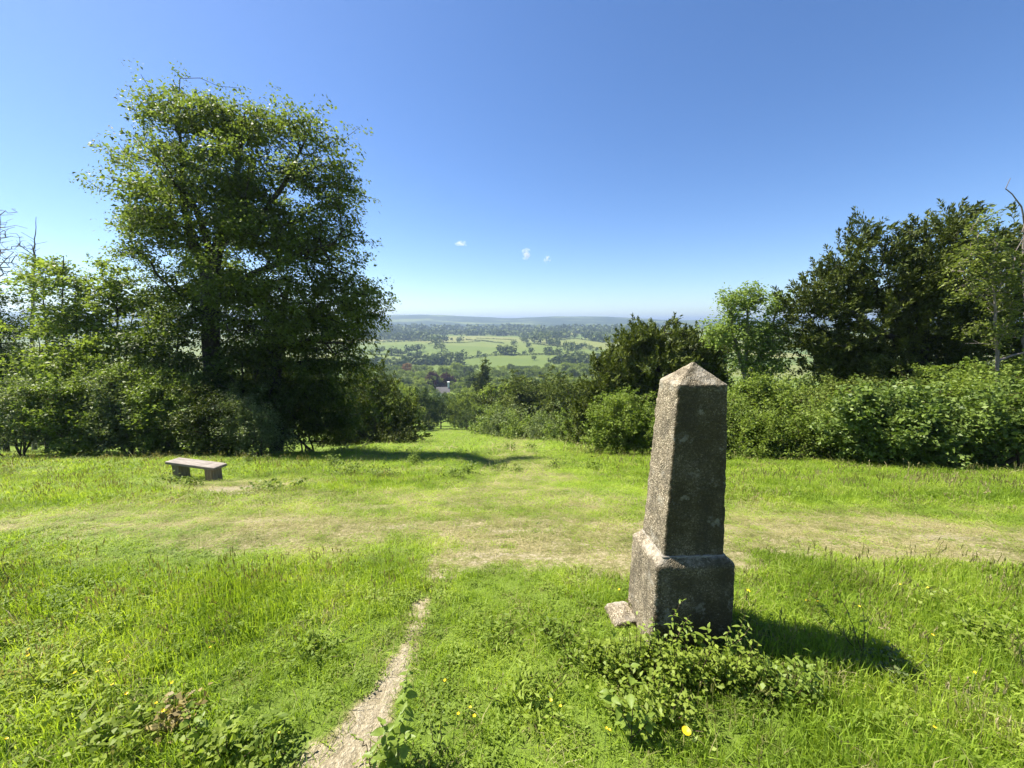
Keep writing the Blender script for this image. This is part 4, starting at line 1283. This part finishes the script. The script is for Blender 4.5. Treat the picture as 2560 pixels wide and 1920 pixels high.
# ------------------------------------------------------------------ grass: clumps scattered over the turf (nobody could count it)
def grass_mat(name, dark, mid, light, trans=.45, rough=.5):
    m, nt, out = new_mat(name)
    geo = N(nt, "ShaderNodeNewGeometry")
    oi = N(nt, "ShaderNodeObjectInfo")
    nz = noise(nt, 1.1, 4, geo.outputs["Position"], .6)
    f = mth(nt, 'ADD', mth(nt, 'MULTIPLY', geo.outputs["Random Per Island"], .38), mth(nt, 'MULTIPLY', oi.outputs["Random"], .22))
    f = mth(nt, 'ADD', f, mth(nt, 'MULTIPLY', mth(nt, 'SUBTRACT', nz, .36), 1.7), clamp=True)
    c = ramp(nt, f, [(.1, dark), (.5, mid), (.95, light)])
    pb = N(nt, "ShaderNodeBsdfPrincipled")
    pb.inputs["Roughness"].default_value = rough
    pb.inputs["Specular IOR Level"].default_value = .2
    nt.links.new(c, pb.inputs["Base Color"])
    tr = N(nt, "ShaderNodeBsdfTranslucent")
    nt.links.new(mixc(nt, 1.0, c, (1.2, 1.17, .5), 'MULTIPLY'), tr.inputs["Color"])
    mx = N(nt, "ShaderNodeMixShader")
    mx.inputs[0].default_value = trans
    nt.links.new(pb.outputs[0], mx.inputs[1])
    nt.links.new(tr.outputs[0], mx.inputs[2])
    nt.links.new(mx.outputs[0], out.inputs[0])
    return m

M['grass'] = grass_mat('grass_blade', (.118, .190, .019), (.238, .350, .034), (.385, .475, .072), .53)
M['grass_dry'] = grass_mat('grass_blade_short', (.100, .130, .024), (.205, .205, .065), (.42, .36, .20), .35, .7)
M['weed'] = grass_mat('weed_leaf', (.090, .145, .018), (.175, .250, .032), (.280, .350, .060), .45, .6)

def blades(rng, n, rad, width, lean, lmin=.45):
    """n bent blades on a disc of radius rad; height about 1."""
    r = rad * np.sqrt(rng.uniform(0, 1, n))
    th = rng.uniform(0, 6.283, n)
    b = np.stack([r * np.cos(th), r * np.sin(th), np.full(n, -.08)], 1)
    ph = rng.uniform(0, 6.283, n)
    dr = np.stack([np.cos(ph), np.sin(ph), np.zeros(n)], 1)
    sd_ = np.stack([-np.sin(ph), np.cos(ph), np.zeros(n)], 1)
    tw = rng.uniform(0, 6.283, n)
    sd_ = sd_ * np.cos(tw)[:, None] + dr * np.sin(tw)[:, None] * .8
    L = rng.uniform(lmin, 1.0, n)
    k = np.abs(rng.normal(0, lean, n))
    w = width * rng.uniform(.6, 1.3, n)
    h1 = b + np.array([0, 0, 1]) * (L * .55 + .08)[:, None] + dr * (k * L * .25)[:, None]
    tip = b + np.array([0, 0, 1]) * (L * (1 - .35 * np.minimum(k, 1.2)) + .08)[:, None] + dr * (k * L * .95)[:, None]
    v = np.stack([b - sd_ * w[:, None] * .45, b + sd_ * w[:, None] * .45, h1 + sd_ * w[:, None] * .42, h1 - sd_ * w[:, None] * .42, tip], 1).reshape(-1, 3)
    o = np.arange(n) * 5
    return v, np.stack([o, o + 1, o + 2, o + 3], 1), np.stack([o + 3, o + 2, o + 4], 1)

def clump_objects():
    """Sources of the scatter, kept out of the scene: the turf alone shows them."""
    rng = np.random.default_rng(9)
    coll = bpy.data.collections.new('turf_clumps')
    def add(nm, me, mat):
        me.materials.append(mat)
        coll.objects.link(bpy.data.objects.new(nm, me))
    for k in range(3):      # 0..2 lush
        v, q, t = blades(rng, 42, 1.0, .056, .85)
        add('clump_a%d' % k, mesh_np('clump', v, [q, t]), M['grass'])
    for k in range(2):      # 3..4 leaning, trodden
        v, q, t = blades(rng, 46, 1.0, .05, 1.3)
        add('clump_b%d' % k, mesh_np('clump', v, [q, t]), M['grass'])
    for k in range(2):      # 5..6 short and dry
        v, q, t = blades(rng, 46, 1.0, .045, 1.3, .25)
        add('clump_c%d' % k, mesh_np('clump', v, [q, t]), M['grass_dry'])
    for k in range(2):      # 7..8 small broad leaves
        n = 46
        c = np.stack([rng.normal(0, .45, n), rng.normal(0, .45, n), rng.uniform(.1, .85, n)], 1)
        a = rng.normal(0, 1, (n, 3)) * np.array([1, 1, .3])
        v, q = leaf_quads(c, a, rng.normal(0, .35, (n, 3)) + np.array([0, 0, 1.]), rng.uniform(.16, .42, n), rng.uniform(.10, .26, n))
        add('clump_d%d' % k, mesh_np('clump', v, [q]), M['weed'])
    for k in range(2):      # 9..10 thin dry stalks with seed heads
        v, q, t = blades(rng, 7, 1.0, .022, .35, .7)
        tips = v.reshape(-1, 5, 3)[:, 4]
        mid = v.reshape(-1, 5, 3)[:, 2:4].mean(1)
        n = 8
        f = np.tile(np.linspace(.55, 1.0, n), len(tips))
        c = np.repeat(mid, n, 0) + (np.repeat(tips - mid, n, 0)) * f[:, None] + rng.normal(0, .02, (len(f), 3))
        lv, lf = leaf_quads(c, np.repeat(tips - mid, n, 0) + rng.normal(0, .12, (len(f), 3)), rng.normal(0, 1, (len(f), 3)), np.full(len(f), .13), np.full(len(f), .05))
        add('clump_e%d' % k, mesh_np('clump', np.concatenate([v, lv]), [np.concatenate([q, lf + len(v)]), t]), M['grass_dry'])
    return coll

CLUMPS = clump_objects()

def scatter(name, label, pts, rot, scl, idx):
    me = bpy.data.meshes.new(name)
    me.vertices.add(len(pts))
    me.vertices.foreach_set("co", pts.astype(np.float32).ravel())
    for nm, typ, val in (("rot", 'FLOAT_VECTOR', rot), ("scl", 'FLOAT_VECTOR', scl)):
        a = me.attributes.new(nm, typ, 'POINT')
        a.data.foreach_set("vector", val.astype(np.float32).ravel())
    a = me.attributes.new("idx", 'INT', 'POINT')
    a.data.foreach_set("value", idx.astype(np.int32))
    o = link(name, me)
    tag(o, label, 'grass', kind='stuff')
    ng = bpy.data.node_groups.new('turf_scatter', 'GeometryNodeTree')
    ng.interface.new_socket('Geometry', in_out='INPUT', socket_type='NodeSocketGeometry')
    ng.interface.new_socket('Geometry', in_out='OUTPUT', socket_type='NodeSocketGeometry')
    gi, go = ng.nodes.new('NodeGroupInput'), ng.nodes.new('NodeGroupOutput')
    ci = ng.nodes.new('GeometryNodeCollectionInfo')
    ci.inputs['Collection'].default_value = CLUMPS
    ci.inputs['Separate Children'].default_value = True
    ci.inputs['Reset Children'].default_value = True
    ip = ng.nodes.new('GeometryNodeInstanceOnPoints')
    ip.inputs['Pick Instance'].default_value = True
    def na(nm, typ):
        n = ng.nodes.new('GeometryNodeInputNamedAttribute')
        n.data_type = typ
        n.inputs['Name'].default_value = nm
        return [s for s in n.outputs if s.enabled and s.name == 'Attribute'][0]
    ng.links.new(gi.outputs[0], ip.inputs['Points'])
    ng.links.new(ci.outputs[0], ip.inputs['Instance'])
    ng.links.new(na('idx', 'INT'), ip.inputs['Instance Index'])
    ng.links.new(na('rot', 'FLOAT_VECTOR'), ip.inputs['Rotation'])
    ng.links.new(na('scl', 'FLOAT_VECTOR'), ip.inputs['Scale'])
    ng.links.new(ip.outputs[0], go.inputs[0])
    md = o.modifiers.new('turf', 'NODES')
    md.node_group = ng

def height(x, y):
    p = np.stack([x, y], -1)
    n = fbm(p * 1.3, 3, 41)
    n2 = fbm(p * .45, 2, 43)
    h = np.full(x.shape, .050) + .042 * np.clip(n + n2, -.6, 1)
    near = 1 - sstep(2.4, 3.0, y)
    h = h + near * (.012 + .060 * sstep(-.2, .5, n + n2 * .7))
    h = h + near * .035 * sstep(-.6, -1.8, x) + near * .03 * sstep(.9, 1.8, x)
    beyond = sstep(4.6, 5.8, y)
    leftm = sstep(-3.6, -5.0, x + .25 * (y - 6)) * (1 - np.exp(-(((x + 7.2) / 1.9) ** 2 + ((y - 8.4) / .9) ** 2) * 1.0))
    h = h + beyond * leftm * .085
    patch = np.exp(-(((x + 3.0) / 1.5) ** 2 + ((y - 8.0) / 2.4) ** 2))
    h = h + patch * .11
    right = sstep(2.2, 3.2, x) * sstep(4.9, 5.8, y)
    h = h + right * (.12 + .08 * n)
    h = h + sstep(9, 12, y) * .05
    h = h * (1 - .55 * np.exp(-(((x + 7.4) / 1.5) ** 2 + ((y - 8.5) / .75) ** 2)))
    h = h * (1 - .75 * np.exp(-(((x - .62) / .16) ** 2 + ((y - 1.90) / .22) ** 2)))
    w = worn_mask(x, y)
    h = h * (1 - .72 * sstep(.1, .6, w))
    return np.maximum(h, .014)

def sow(rng, d0, d1, dens, foot, xmin=None, xmax=None, hmul=1.0):
    pts = []
    hw = lambda d: 1.42 * d + 1.3
    W_ = hw(d1)
    n = int(dens * (d1 - d0) * 2 * W_)
    x = rng.uniform(-W_, W_, n)
    y = rng.uniform(d0, d1, n)
    keep = np.abs(x) < hw(y)
    if xmin is not None:
        keep &= (x > xmin(y)) & (x < xmax(y))
    x, y = x[keep], y[keep]
    s = soil_mask(x, y)
    w = worn_mask(x, y)
    keep = (rng.uniform(0, 1, len(x)) > sstep(.28, .72, s)) & (rng.uniform(0, 1, len(x)) > w * .35)
    # not inside the stones
    keep &= ~((np.abs(x - .925) < .2) & (np.abs(y - 1.94) < .16))
    x, y, w = x[keep], y[keep], w[keep]
    s = s[keep]
    h = height(x, y) * rng.uniform(.65, 1.25, len(x)) * hmul * (1 - .6 * sstep(.15, .6, s))
    P = np.stack([x, y, ground(x, y)], -1)
    f = foot * rng.uniform(.8, 1.25, len(x))
    f = np.minimum(f, f * .45 + h * .55) if d1 < 4 else f
    sc = np.stack([f, f, h], -1)
    rt = np.stack([rng.normal(0, .10, len(x)), rng.normal(0, .10, len(x)), rng.uniform(0, 6.283, len(x))], -1)
    r = rng.uniform(0, 1, len(x))
    weedy = sstep(.05, .35, fbm(np.stack([x, y], -1) * .8, 3, 51)) * .35 + .05
    short = sstep(.25, .65, w + rng.normal(0, .12, len(x)))
    idx = np.where(r < weedy, rng.integers(7, 9, len(x)), np.where(rng.uniform(0, 1, len(x)) < .68, rng.integers(0, 3, len(x)), rng.integers(3, 5, len(x))))
    idx = np.where(rng.uniform(0, 1, len(x)) < short * .75, rng.integers(5, 7, len(x)), idx)
    straw = (rng.uniform(0, 1, len(x)) < .08 + .14 * sstep(0, .4, fbm(np.stack([x, y], -1) * 1.7, 2, 57))) & (idx < 7)
    idx = np.where(straw, rng.integers(5, 7, len(x)), idx)
    stalk = (rng.uniform(0, 1, len(x)) < .045) & (h > .05)
    idx = np.where(stalk, rng.integers(9, 11, len(x)), idx)
    sc[stalk, 2] *= 2.0
    isw = (idx == 7) | (idx == 8)
    sc[isw, :2] *= .8
    sc[isw, 2] *= .75
    return P, rt, sc, idx

def build_grass():
    rng = np.random.default_rng(4)
    A = [sow(rng, .25, 3.0, 330, .085), sow(rng, 3.0, 5.2, 230, .095), sow(rng, 5.2, 9.5, 95, .15), sow(rng, 9.5, 20, 34, .26)]
    B = sow(rng, 20, 92, 5.5, .75, lambda y: -8 - .10 * y + 0 * y, lambda y: 6 + .10 * y, 1.5)
    A = [np.concatenate([a[k] for a in A]) for k in range(4)]
    scatter('meadow_grass', 'bright green meadow grass over the near slope', *A)
    scatter('avenue_grass', 'sunlit grass of the avenue running down between the trees', *B)

build_grass()

# ------------------------------------------------------------------ plants in the foreground
def leaf_mesh(name, width, curl, seed):
    """An ovate leaf of length 1 along +x, folded on its midrib and curling down."""
    rng = np.random.default_rng(seed)
    xs = np.array([0, .12, .32, .55, .8, 1.0])
    ws = np.array([.04, .55, 1.0, .92, .5, .0]) * width * .5
    v = []
    for x, w in zip(xs, ws):
        z = -curl * x * x + rng.normal(0, .012)
        v += [(x, -w, z + w * .35), (x, 0, z), (x, w, z + w * .35)]
    f = []
    for i in range(len(xs) - 1):
        a = i * 3
        f += [(a, a + 3, a + 4, a + 1), (a + 1, a + 4, a + 5, a + 2)]
    me = mesh_np(name, np.array(v), [np.array(f)])
    return smooth(me)

LEAVES = {'ovate': [leaf_mesh('leaf', .58, c, k) for k, c in enumerate((.10, .25, .4))], 'narrow': [leaf_mesh('leaf', .36, c, 10 + k) for k, c in enumerate((.05, .2, .3))]}
for L_ in LEAVES['ovate'] + LEAVES['narrow']:
    L_.materials.append(M['sprig'])

def sprig(name, label, stems, leaf_len, form, seed, pairs, cat='plant', group=None, stem_mat='twig', first=.15, spread=1.0, r=.0028):
    """stems: lists of world points; every leaf is a part of its own."""
    rng = np.random.default_rng(seed)
    b = np.array(stems[0][0], float)
    root = link(name, None, loc=b)
    tag(root, label, cat, group)
    E0, E1, R0, R1 = [], [], [], []
    for si, S in enumerate(stems):
        S = np.array(S, float)
        t = np.linspace(0, 1, len(S))
        tt = np.linspace(0, 1, 12)
        C = np.stack([np.interp(tt, t, S[:, k]) for k in range(3)], 1)
        C[1:-1] += rng.normal(0, .003, (10, 3))
        rr = r * (1 - .7 * tt)
        E0.append(C[:-1]); E1.append(C[1:]); R0.append(rr[:-1]); R1.append(rr[1:])
        for k in range(pairs[si] if hasattr(pairs, '__len__') else pairs):
            n = pairs[si] if hasattr(pairs, '__len__') else pairs
            f = first + (1 - first) * (k + .5 * rng.uniform()) / max(1, n - .5)
            p = np.array([np.interp(min(f, 1), tt, C[:, j]) for j in range(3)])
            az = k * 1.57 + rng.normal(0, .3)
            for s in (0, math.pi):
                if rng.uniform() < .08:
                    continue
                L = leaf_len * rng.uniform(.75, 1.2) * (1 - .45 * max(0, f - .7) / .3)
                el = rng.uniform(-.55, .45) + .8 * max(0, f - .8) / .2
                link('leaf', LEAVES[form][int(rng.integers(3))], None, root, loc=p - b, rot=(rng.normal(0, .35), -el, az + s), scale=L)
    v, f = tubes(np.concatenate(E0), np.concatenate(E1), np.concatenate(R0), np.concatenate(R1))
    link('stem', smooth(mesh_np('stem', v - b, [f])), M[stem_mat], root)
    return root

def gpt(u, v):
    return onground(*at(u, v))

def up(b, dx, dy, dz):
    return tuple(np.array(b) + np.array([dx, dy, dz]))

b = gpt(994, 1906)
sprig('dogwood_sprout', 'leafy upright dogwood sprout growing beside the bare path in front', [[b, up(b, .01, .02, .15), up(b, .035, .02, .28), up(b, .055, .02, .40)], [up(b, .0, 0, .03), up(b, -.03, -.02, .12), up(b, -.045, -.02, .22)], [up(b, .01, 0, .05), up(b, .045, -.03, .13), up(b, .05, -.05, .2)], [up(b, -.01, 0, .02), up(b, -.05, -.04, .08), up(b, -.075, -.06, .13)]], .047, 'ovate', 61, [14, 9, 7, 6])
b = gpt(926, 1912)
sprig('twig_sprout', 'thin forked twig with few leaves on the bare path', [[b, up(b, .005, 0, .09), up(b, .012, .01, .16)], [up(b, .002, 0, .04), up(b, -.02, 0, .10), up(b, -.055, 0, .13)]], .026, 'narrow', 62, [2, 3], first=.75)
b = gpt(1098, 1890)
sprig('weed_plant', 'dark small leaved weed standing right of the dogwood sprout', [[b, up(b, .005, .02, .09), up(b, .01, .02, .19)], [b, up(b, -.03, .02, .06), up(b, -.035, .02, .13)]], .030, 'narrow', 63, [9, 6])
b = gpt(1668, 1660)
sprig('privet_sprig', 'tall privet sprig rising before the left corner of the plinth', [[b, up(b, -.01, 0, .12), up(b, .01, .0, .24), up(b, .055, .0, .34)], [up(b, 0, 0, .08), up(b, .06, 0, .18), up(b, .085, 0, .255)], [up(b, 0, 0, .05), up(b, -.07, 0, .15), up(b, -.085, .01, .23)]], .038, 'narrow', 64, [13, 9, 8])
b = gpt(1800, 1665)
sprig('privet_sprig', 'leaning privet sprig before the right corner of the plinth', [[b, up(b, .04, 0, .10), up(b, .075, 0, .20), up(b, .095, .0, .30)], [up(b, .02, 0, .06), up(b, .08, .0, .15), up(b, .14, .02, .22)], [up(b, .03, 0, .09), up(b, .02, 0, .17), up(b, .03, 0, .23)]], .038, 'narrow', 65, [12, 8, 6])
b = gpt(1738, 1660)
sprig('bramble_sprig', 'round leaved sprig before the middle of the plinth', [[b, up(b, -.01, 0, .12), up(b, -.045, .0, .20)], [up(b, 0, 0, .05), up(b, .04, 0, .14), up(b, .05, .0, .20)]], .045, 'ovate', 66, [7, 6])
b = gpt(1580, 1850)
sprig('hazel_sprout', 'broad leaved pale sprout low in the grass left below the obelisk', [[b, up(b, 0, .02, .12), up(b, -.005, .03, .24), up(b, -.012, .04, .33)], [up(b, 0, 0, .06), up(b, -.06, .03, .15), up(b, -.09, .05, .19)], [up(b, 0, 0, .03), up(b, .05, .0, .09), up(b, .06, .0, .12)]], .052, 'ovate', 67, [7, 5, 4])
b = gpt(1985, 1705)
sprig('dock_plant', 'broad leaved plant in the grass right of the obelisk shadow', [[b, up(b, 0, 0, .05), up(b, 0, .01, .11)], [b, up(b, .04, 0, .04), up(b, .06, .01, .08)]], .062, 'ovate', 68, [5, 3])
b = gpt(2160, 1650)
sprig('twig_sprout', 'reddish arching twig with sparse leaves at the right of the obelisk', [[b, up(b, -.03, .06, .16), up(b, -.10, .14, .36)], [b, up(b, .03, .06, .14), up(b, .05, .12, .28)], [b, up(b, -.1, .06, .14), up(b, -.22, .12, .30)]], .024, 'narrow', 69, [8, 7, 7], first=.35)
b = gpt(215, 1690)
sprig('dry_stalk', 'thin dark dry stalk rising from the grass at the left', [[b, up(b, -.005, 0, .1), up(b, .012, 0, .20)]], .02, 'narrow', 70, [2], first=.6)
b = gpt(480, 1850)
sprig('bramble_sprig', 'reddish bramble sprig in the left foreground grass', [[b, up(b, .0, 0, .08), up(b, .005, 0, .17)], [b, up(b, .03, 0, .07), up(b, .055, 0, .12)]], .042, 'ovate', 71, [6, 4])

def low_plant(name, label, u, v, rx, ry, h, n, L, mat, seed, group=None, cat='plant', form=.6):
    """A leafy mound: many small leaves on short stems."""
    rng = np.random.default_rng(seed)
    b = gpt(u, v)
    k = max(6, n // 22)
    tx = b[0] + rng.normal(0, rx * .55, k)
    ty = b[1] + rng.normal(0, ry * .55, k)
    tz = ground(tx, ty) + h * rng.uniform(.3, 1.1, k) * np.exp(-((tx - b[0]) ** 2 / rx ** 2 + (ty - b[1]) ** 2 / ry ** 2) * .45)
    tip = np.stack([tx, ty, tz], 1)
    foot = np.stack([b[0] + (tx - b[0]) * .5, b[1] + (ty - b[1]) * .5, np.zeros(k)], 1)
    foot[:, 2] = ground(foot[:, 0], foot[:, 1])
    root = link(name, None, loc=b)
    tag(root, label, cat, group)
    v_, f_ = tubes(foot, tip, np.full(k, .0026), np.full(k, .0012))
    link('stems', smooth(mesh_np('stems', v_ - b, [f_])), M['twig'], root)
    m = n // k
    idx = np.repeat(np.arange(k), m)
    t = rng.uniform(.25, 1.05, len(idx))
    c = foot[idx] + (tip - foot)[idx] * t[:, None] + rng.normal(0, L * .9, (len(idx), 3))
    lv, lf = leaf_quads(c, rng.normal(0, 1, (len(idx), 3)) * np.array([1, 1, .5]), rng.normal(0, .45, (len(idx), 3)) + np.array([0, 0, .8]), L * rng.uniform(.6, 1.25, len(idx)), L * form * rng.uniform(.7, 1.2, len(idx)))
    o = link('leaves', mesh_np('leaves', lv - b, [lf]), M[mat], root)
    o["kind"] = "stuff"

for k, (u, v, rx, ry, h, n, L, mat, lab) in enumerate([
        (1500, 1668, .13, .10, .20, 640, .026, 'bramble', 'leafy bramble mound at the foot of the footing block'),
        (1590, 1690, .16, .09, .26, 980, .027, 'bramble', 'dense bramble mound before the left face of the plinth'),
        (1700, 1705, .17, .08, .25, 980, .027, 'bramble', 'bramble mound before the middle of the obelisk'),
        (1830, 1725, .17, .08, .20, 720, .028, 'bramble', 'low bramble patch just below the obelisk shadow'),
        (1960, 1735, .20, .10, .16, 660, .030, 'sprig', 'spreading leafy patch right below the obelisk'),
        (1640, 1790, .24, .10, .18, 800, .028, 'bramble', 'lower bramble patch nearest the camera below the obelisk'),
        (1390, 1600, .12, .14, .12, 360, .030, 'weed', 'dark green weed clump left of the footing block'),
        (1330, 1760, .14, .12, .11, 320, .032, 'weed', 'low weed clump midway between path and obelisk'),
        (2230, 1690, .16, .10, .12, 420, .022, 'shrub_grey', 'greyish dry looking plant at the tip of the obelisk shadow'),
        (2470, 1620, .25, .16, .16, 620, .032, 'bramble', 'bramble clump at the right edge of the foreground'),
        (2350, 1530, .18, .16, .12, 380, .030, 'bramble', 'weedy clump upslope at the right foreground'),
        (300, 1860, .18, .12, .12, 460, .034, 'bramble', 'yellowish weed clump at the lower left'),
        (560, 1880, .16, .10, .11, 420, .032, 'bramble', 'leafy weed clump left of the path bottom'),
        (690, 1850, .10, .08, .11, 260, .030, 'weed', 'dark weed tuft on the left margin of the path'),
        (130, 1720, .22, .15, .10, 380, .032, 'weed', 'weed clump at the left edge of the foreground'),
        (455, 1800, .10, .06, .12, 150, .034, 'bramble_red', 'reddish yellow withered weed clump at the lower left'),
        (770, 1640, .16, .14, .09, 320, .030, 'weed', 'low weeds on the turf left of the path'),
        (1240, 1590, .18, .16, .09, 320, .030, 'weed', 'low weeds on the turf right of the path')]):
    low_plant('weed_clump' if 'weed' in lab else 'bramble', lab, u, v, rx, ry, h, n, L * (1.25 if mat == 'weed' else 1), mat, 700 + k, 'low plants in the foreground grass', form=.34 if mat == 'weed' else .6)
for k, (u, v, rx, h, n, lab) in enumerate([
        (478, 1216, .22, .20, 200, 'leafy weeds against the right leg of the bench'), (432, 1208, .18, .18, 160, 'leafy weeds against the left leg of the bench'),
        (1040, 1168, .22, .72, 330, 'tall nettle clump at the left lip of the avenue'), (830, 1172, .35, .45, 330, 'nettle clump in the shade below the drooping beech'),
        (880, 1190, .5, .40, 420, 'broad weed clump left of the avenue lip'), (960, 1195, .45, .30, 330, 'weed clump just left of the nettle at the avenue lip'), (1140, 1196, .35, .32, 300, 'weed clump left of the sunken path'),
        (1170, 1188, .3, .34, 260, 'small upright weeds beside the sunken path'), (1248, 1178, .24, .42, 240, 'upright weed right of the sunken path'), (1392, 1172, .4, .30, 260, 'weed clump on the lip right of centre'),
        (1480, 1176, .35, .36, 260, 'weed clump on the lip before the bright shrub'), (1295, 1182, .2, .2, 150, 'small dark weed tuft right of the sunken path'), (640, 1160, .6, .4, 420, 'pale leafed weeds right of the bench by the shrubs'), (700, 1225, .5, .22, 320, 'low weeds between bench and nettles'),
        (1330, 1128, .5, .4, 300, 'dark tussock on the sunny avenue grass'), (1275, 1128, .5, .4, 300, 'tussock near the right edge of the avenue grass')]):
    low_plant('nettle_clump', lab, u, v, rx, rx, h, n, .075 if v > 1140 else .16, 'shrub' if k % 2 else 'shrub_light', 760 + k, 'weeds about the lip of the slope')

# yellow flowers
M['petal'] = plain_mat('yellow_petal', (.80, .56, .01), .45, .1, 40)
M['flower_stem'] = plain_mat('flower_stem', (.07, .13, .02), .6, .2, 20)

def flower_mesh(petals, cup):
    v, f = [(0, 0, -.1)], []
    for k in range(petals):
        a = 2 * math.pi * k / petals
        da = math.pi / petals * .95
        i = len(v)
        v += [(.6 * math.cos(a - da), .6 * math.sin(a - da), cup * .4), (1.0 * math.cos(a - da * .6), 1.0 * math.sin(a - da * .6), cup), (1.05 * math.cos(a + da * .6), 1.05 * math.sin(a + da * .6), cup), (.6 * math.cos(a + da), .6 * math.sin(a + da), cup * .4)]
        f.append((0, i, i + 1, i + 2, i + 3))
    me = bpy.data.meshes.new('flower_head')
    me.from_pydata(v, [], f)
    me.materials.append(M['petal'])
    return me

FB, FD = flower_mesh(5, .55), flower_mesh(22, .25)
rf_ = random.Random(3)

def flower(name, label, u, v, r, h, me, group=None):
    b = gpt(u, v + h * 330)
    root = link(name, None, loc=b)
    tag(root, label, 'flower', group)
    k = 5
    t = np.linspace(0, 1, k)
    dx, dy = rf_.uniform(-.03, .03), rf_.uniform(-.03, .03)
    C = np.stack([dx * t ** 2, dy * t ** 2, h * t], 1)
    v_, f_ = tubes(C[:-1], C[1:], np.full(k - 1, .0016), np.full(k - 1, .0014))
    link('stem', smooth(mesh_np('stem', v_, [f_])), M['flower_stem'], root)
    link('flower_head', me, None, root, loc=C[-1], rot=(rf_.uniform(-.4, .4), rf_.uniform(-.4, .4), rf_.uniform(0, 6)), scale=r)

flower('dandelion', 'yellow dandelion head in the grass below the obelisk', 1722, 1850, .016, .10, FD)
FLOWERS = [(306, 1668), (180, 1712), (318, 1712), (75, 1672), (385, 1762), (428, 1752), (505, 1640), (350, 1735), (20, 1880), (680, 1878), (1128, 1718), (1130, 1800), (1160, 1800), (1188, 1783), (1395, 1770), (1510, 1845), (1528, 1862), (1385, 1755), (1550, 1475), (1860, 1485), (1872, 1475), (2000, 1500), (2060, 1520), (2140, 1530), (2240, 1460), (2300, 1480), (2340, 1610), (2310, 1845), (420, 1778), (90, 1640), (2430, 1700), (260, 1700)]
for u, v in FLOWERS:
    flower('buttercup', 'tiny yellow buttercup in the grass %s' % ('left of the bare path' if u < 800 else 'between the path and the obelisk' if u < 1640 else 'right of the obelisk'), u + rf_.uniform(-4, 4), v, rf_.uniform(.005, .007), rf_.uniform(.08, .15), FB, 'buttercups in the foreground grass')

# ------------------------------------------------------------------ small clouds
def cloud_mat(seed):
    m, nt, out = new_mat('cloud_vapour')
    tc = N(nt, "ShaderNodeTexCoord")
    n = N(nt, "ShaderNodeTexNoise")
    n.noise_dimensions = '4D'
    n.inputs["W"].default_value = seed * 3.7
    n.inputs["Scale"].default_value = 1.6
    n.inputs["Detail"].default_value = 4
    nt.links.new(tc.outputs["Object"], n.inputs["Vector"])
    ln = N(nt, "ShaderNodeVectorMath", operation='LENGTH')
    nt.links.new(tc.outputs["Object"], ln.inputs[0])
    e = mth(nt, 'SUBTRACT', .95, ln.outputs["Value"])
    den = mth(nt, 'MULTIPLY', mth(nt, 'ADD', mth(nt, 'MULTIPLY', mth(nt, 'SUBTRACT', n.outputs["Fac"], .56), 5.0), mth(nt, 'MULTIPLY', e, 1.1)), .012, clamp=False)
    den = mth(nt, 'MAXIMUM', den, 0)
    pv = N(nt, "ShaderNodeVolumePrincipled")
    pv.inputs["Color"].default_value = (1, 1, 1, 1)
    pv.inputs["Anisotropy"].default_value = .2
    nt.links.new(den, pv.inputs["Density"])
    nt.links.new(pv.outputs[0], out.inputs["Volume"])
    return m

import bmesh
for k, (u, v, w, h, lab) in enumerate([(1152, 609, 105, 50, 'faint wispy leftmost cloud low in the blue sky'), (1315, 634, 85, 100, 'small white middle cloud in the blue sky'), (1368, 648, 60, 72, 'small rightmost cloud puff in the blue sky')]):
    bm = bmesh.new()
    bmesh.ops.create_icosphere(bm, subdivisions=2, radius=1)
    me = bpy.data.meshes.new('cloud')
    bm.to_mesh(me)
    bm.free()
    o = link('cloud', me, cloud_mat(k + 1), loc=W(u, v, 6000), scale=(w, w, h))
    tag(o, lab, 'cloud')

# ------------------------------------------------------------------ the air
def build_haze():
    top = float(max(Z.max(), 16.0)) + 2.0
    v, f = box(-11500, 11500, -400, 11200, float(Z.min()) - 1.0, top)
    me = bpy.data.meshes.new('haze')
    me.from_pydata(v, [], f)
    m, nt, out = new_mat('haze_air')
    pv = N(nt, "ShaderNodeVolumePrincipled")
    pv.inputs["Color"].default_value = (.40, .53, .72, 1)
    pv.inputs["Density"].default_value = 2.6e-4
    pv.inputs["Anisotropy"].default_value = .25
    nt.links.new(pv.outputs[0], out.inputs["Volume"])
    o = link('haze', me, m)
    tag(o, 'pale blue summer haze over the valley', kind='stuff')

build_haze()
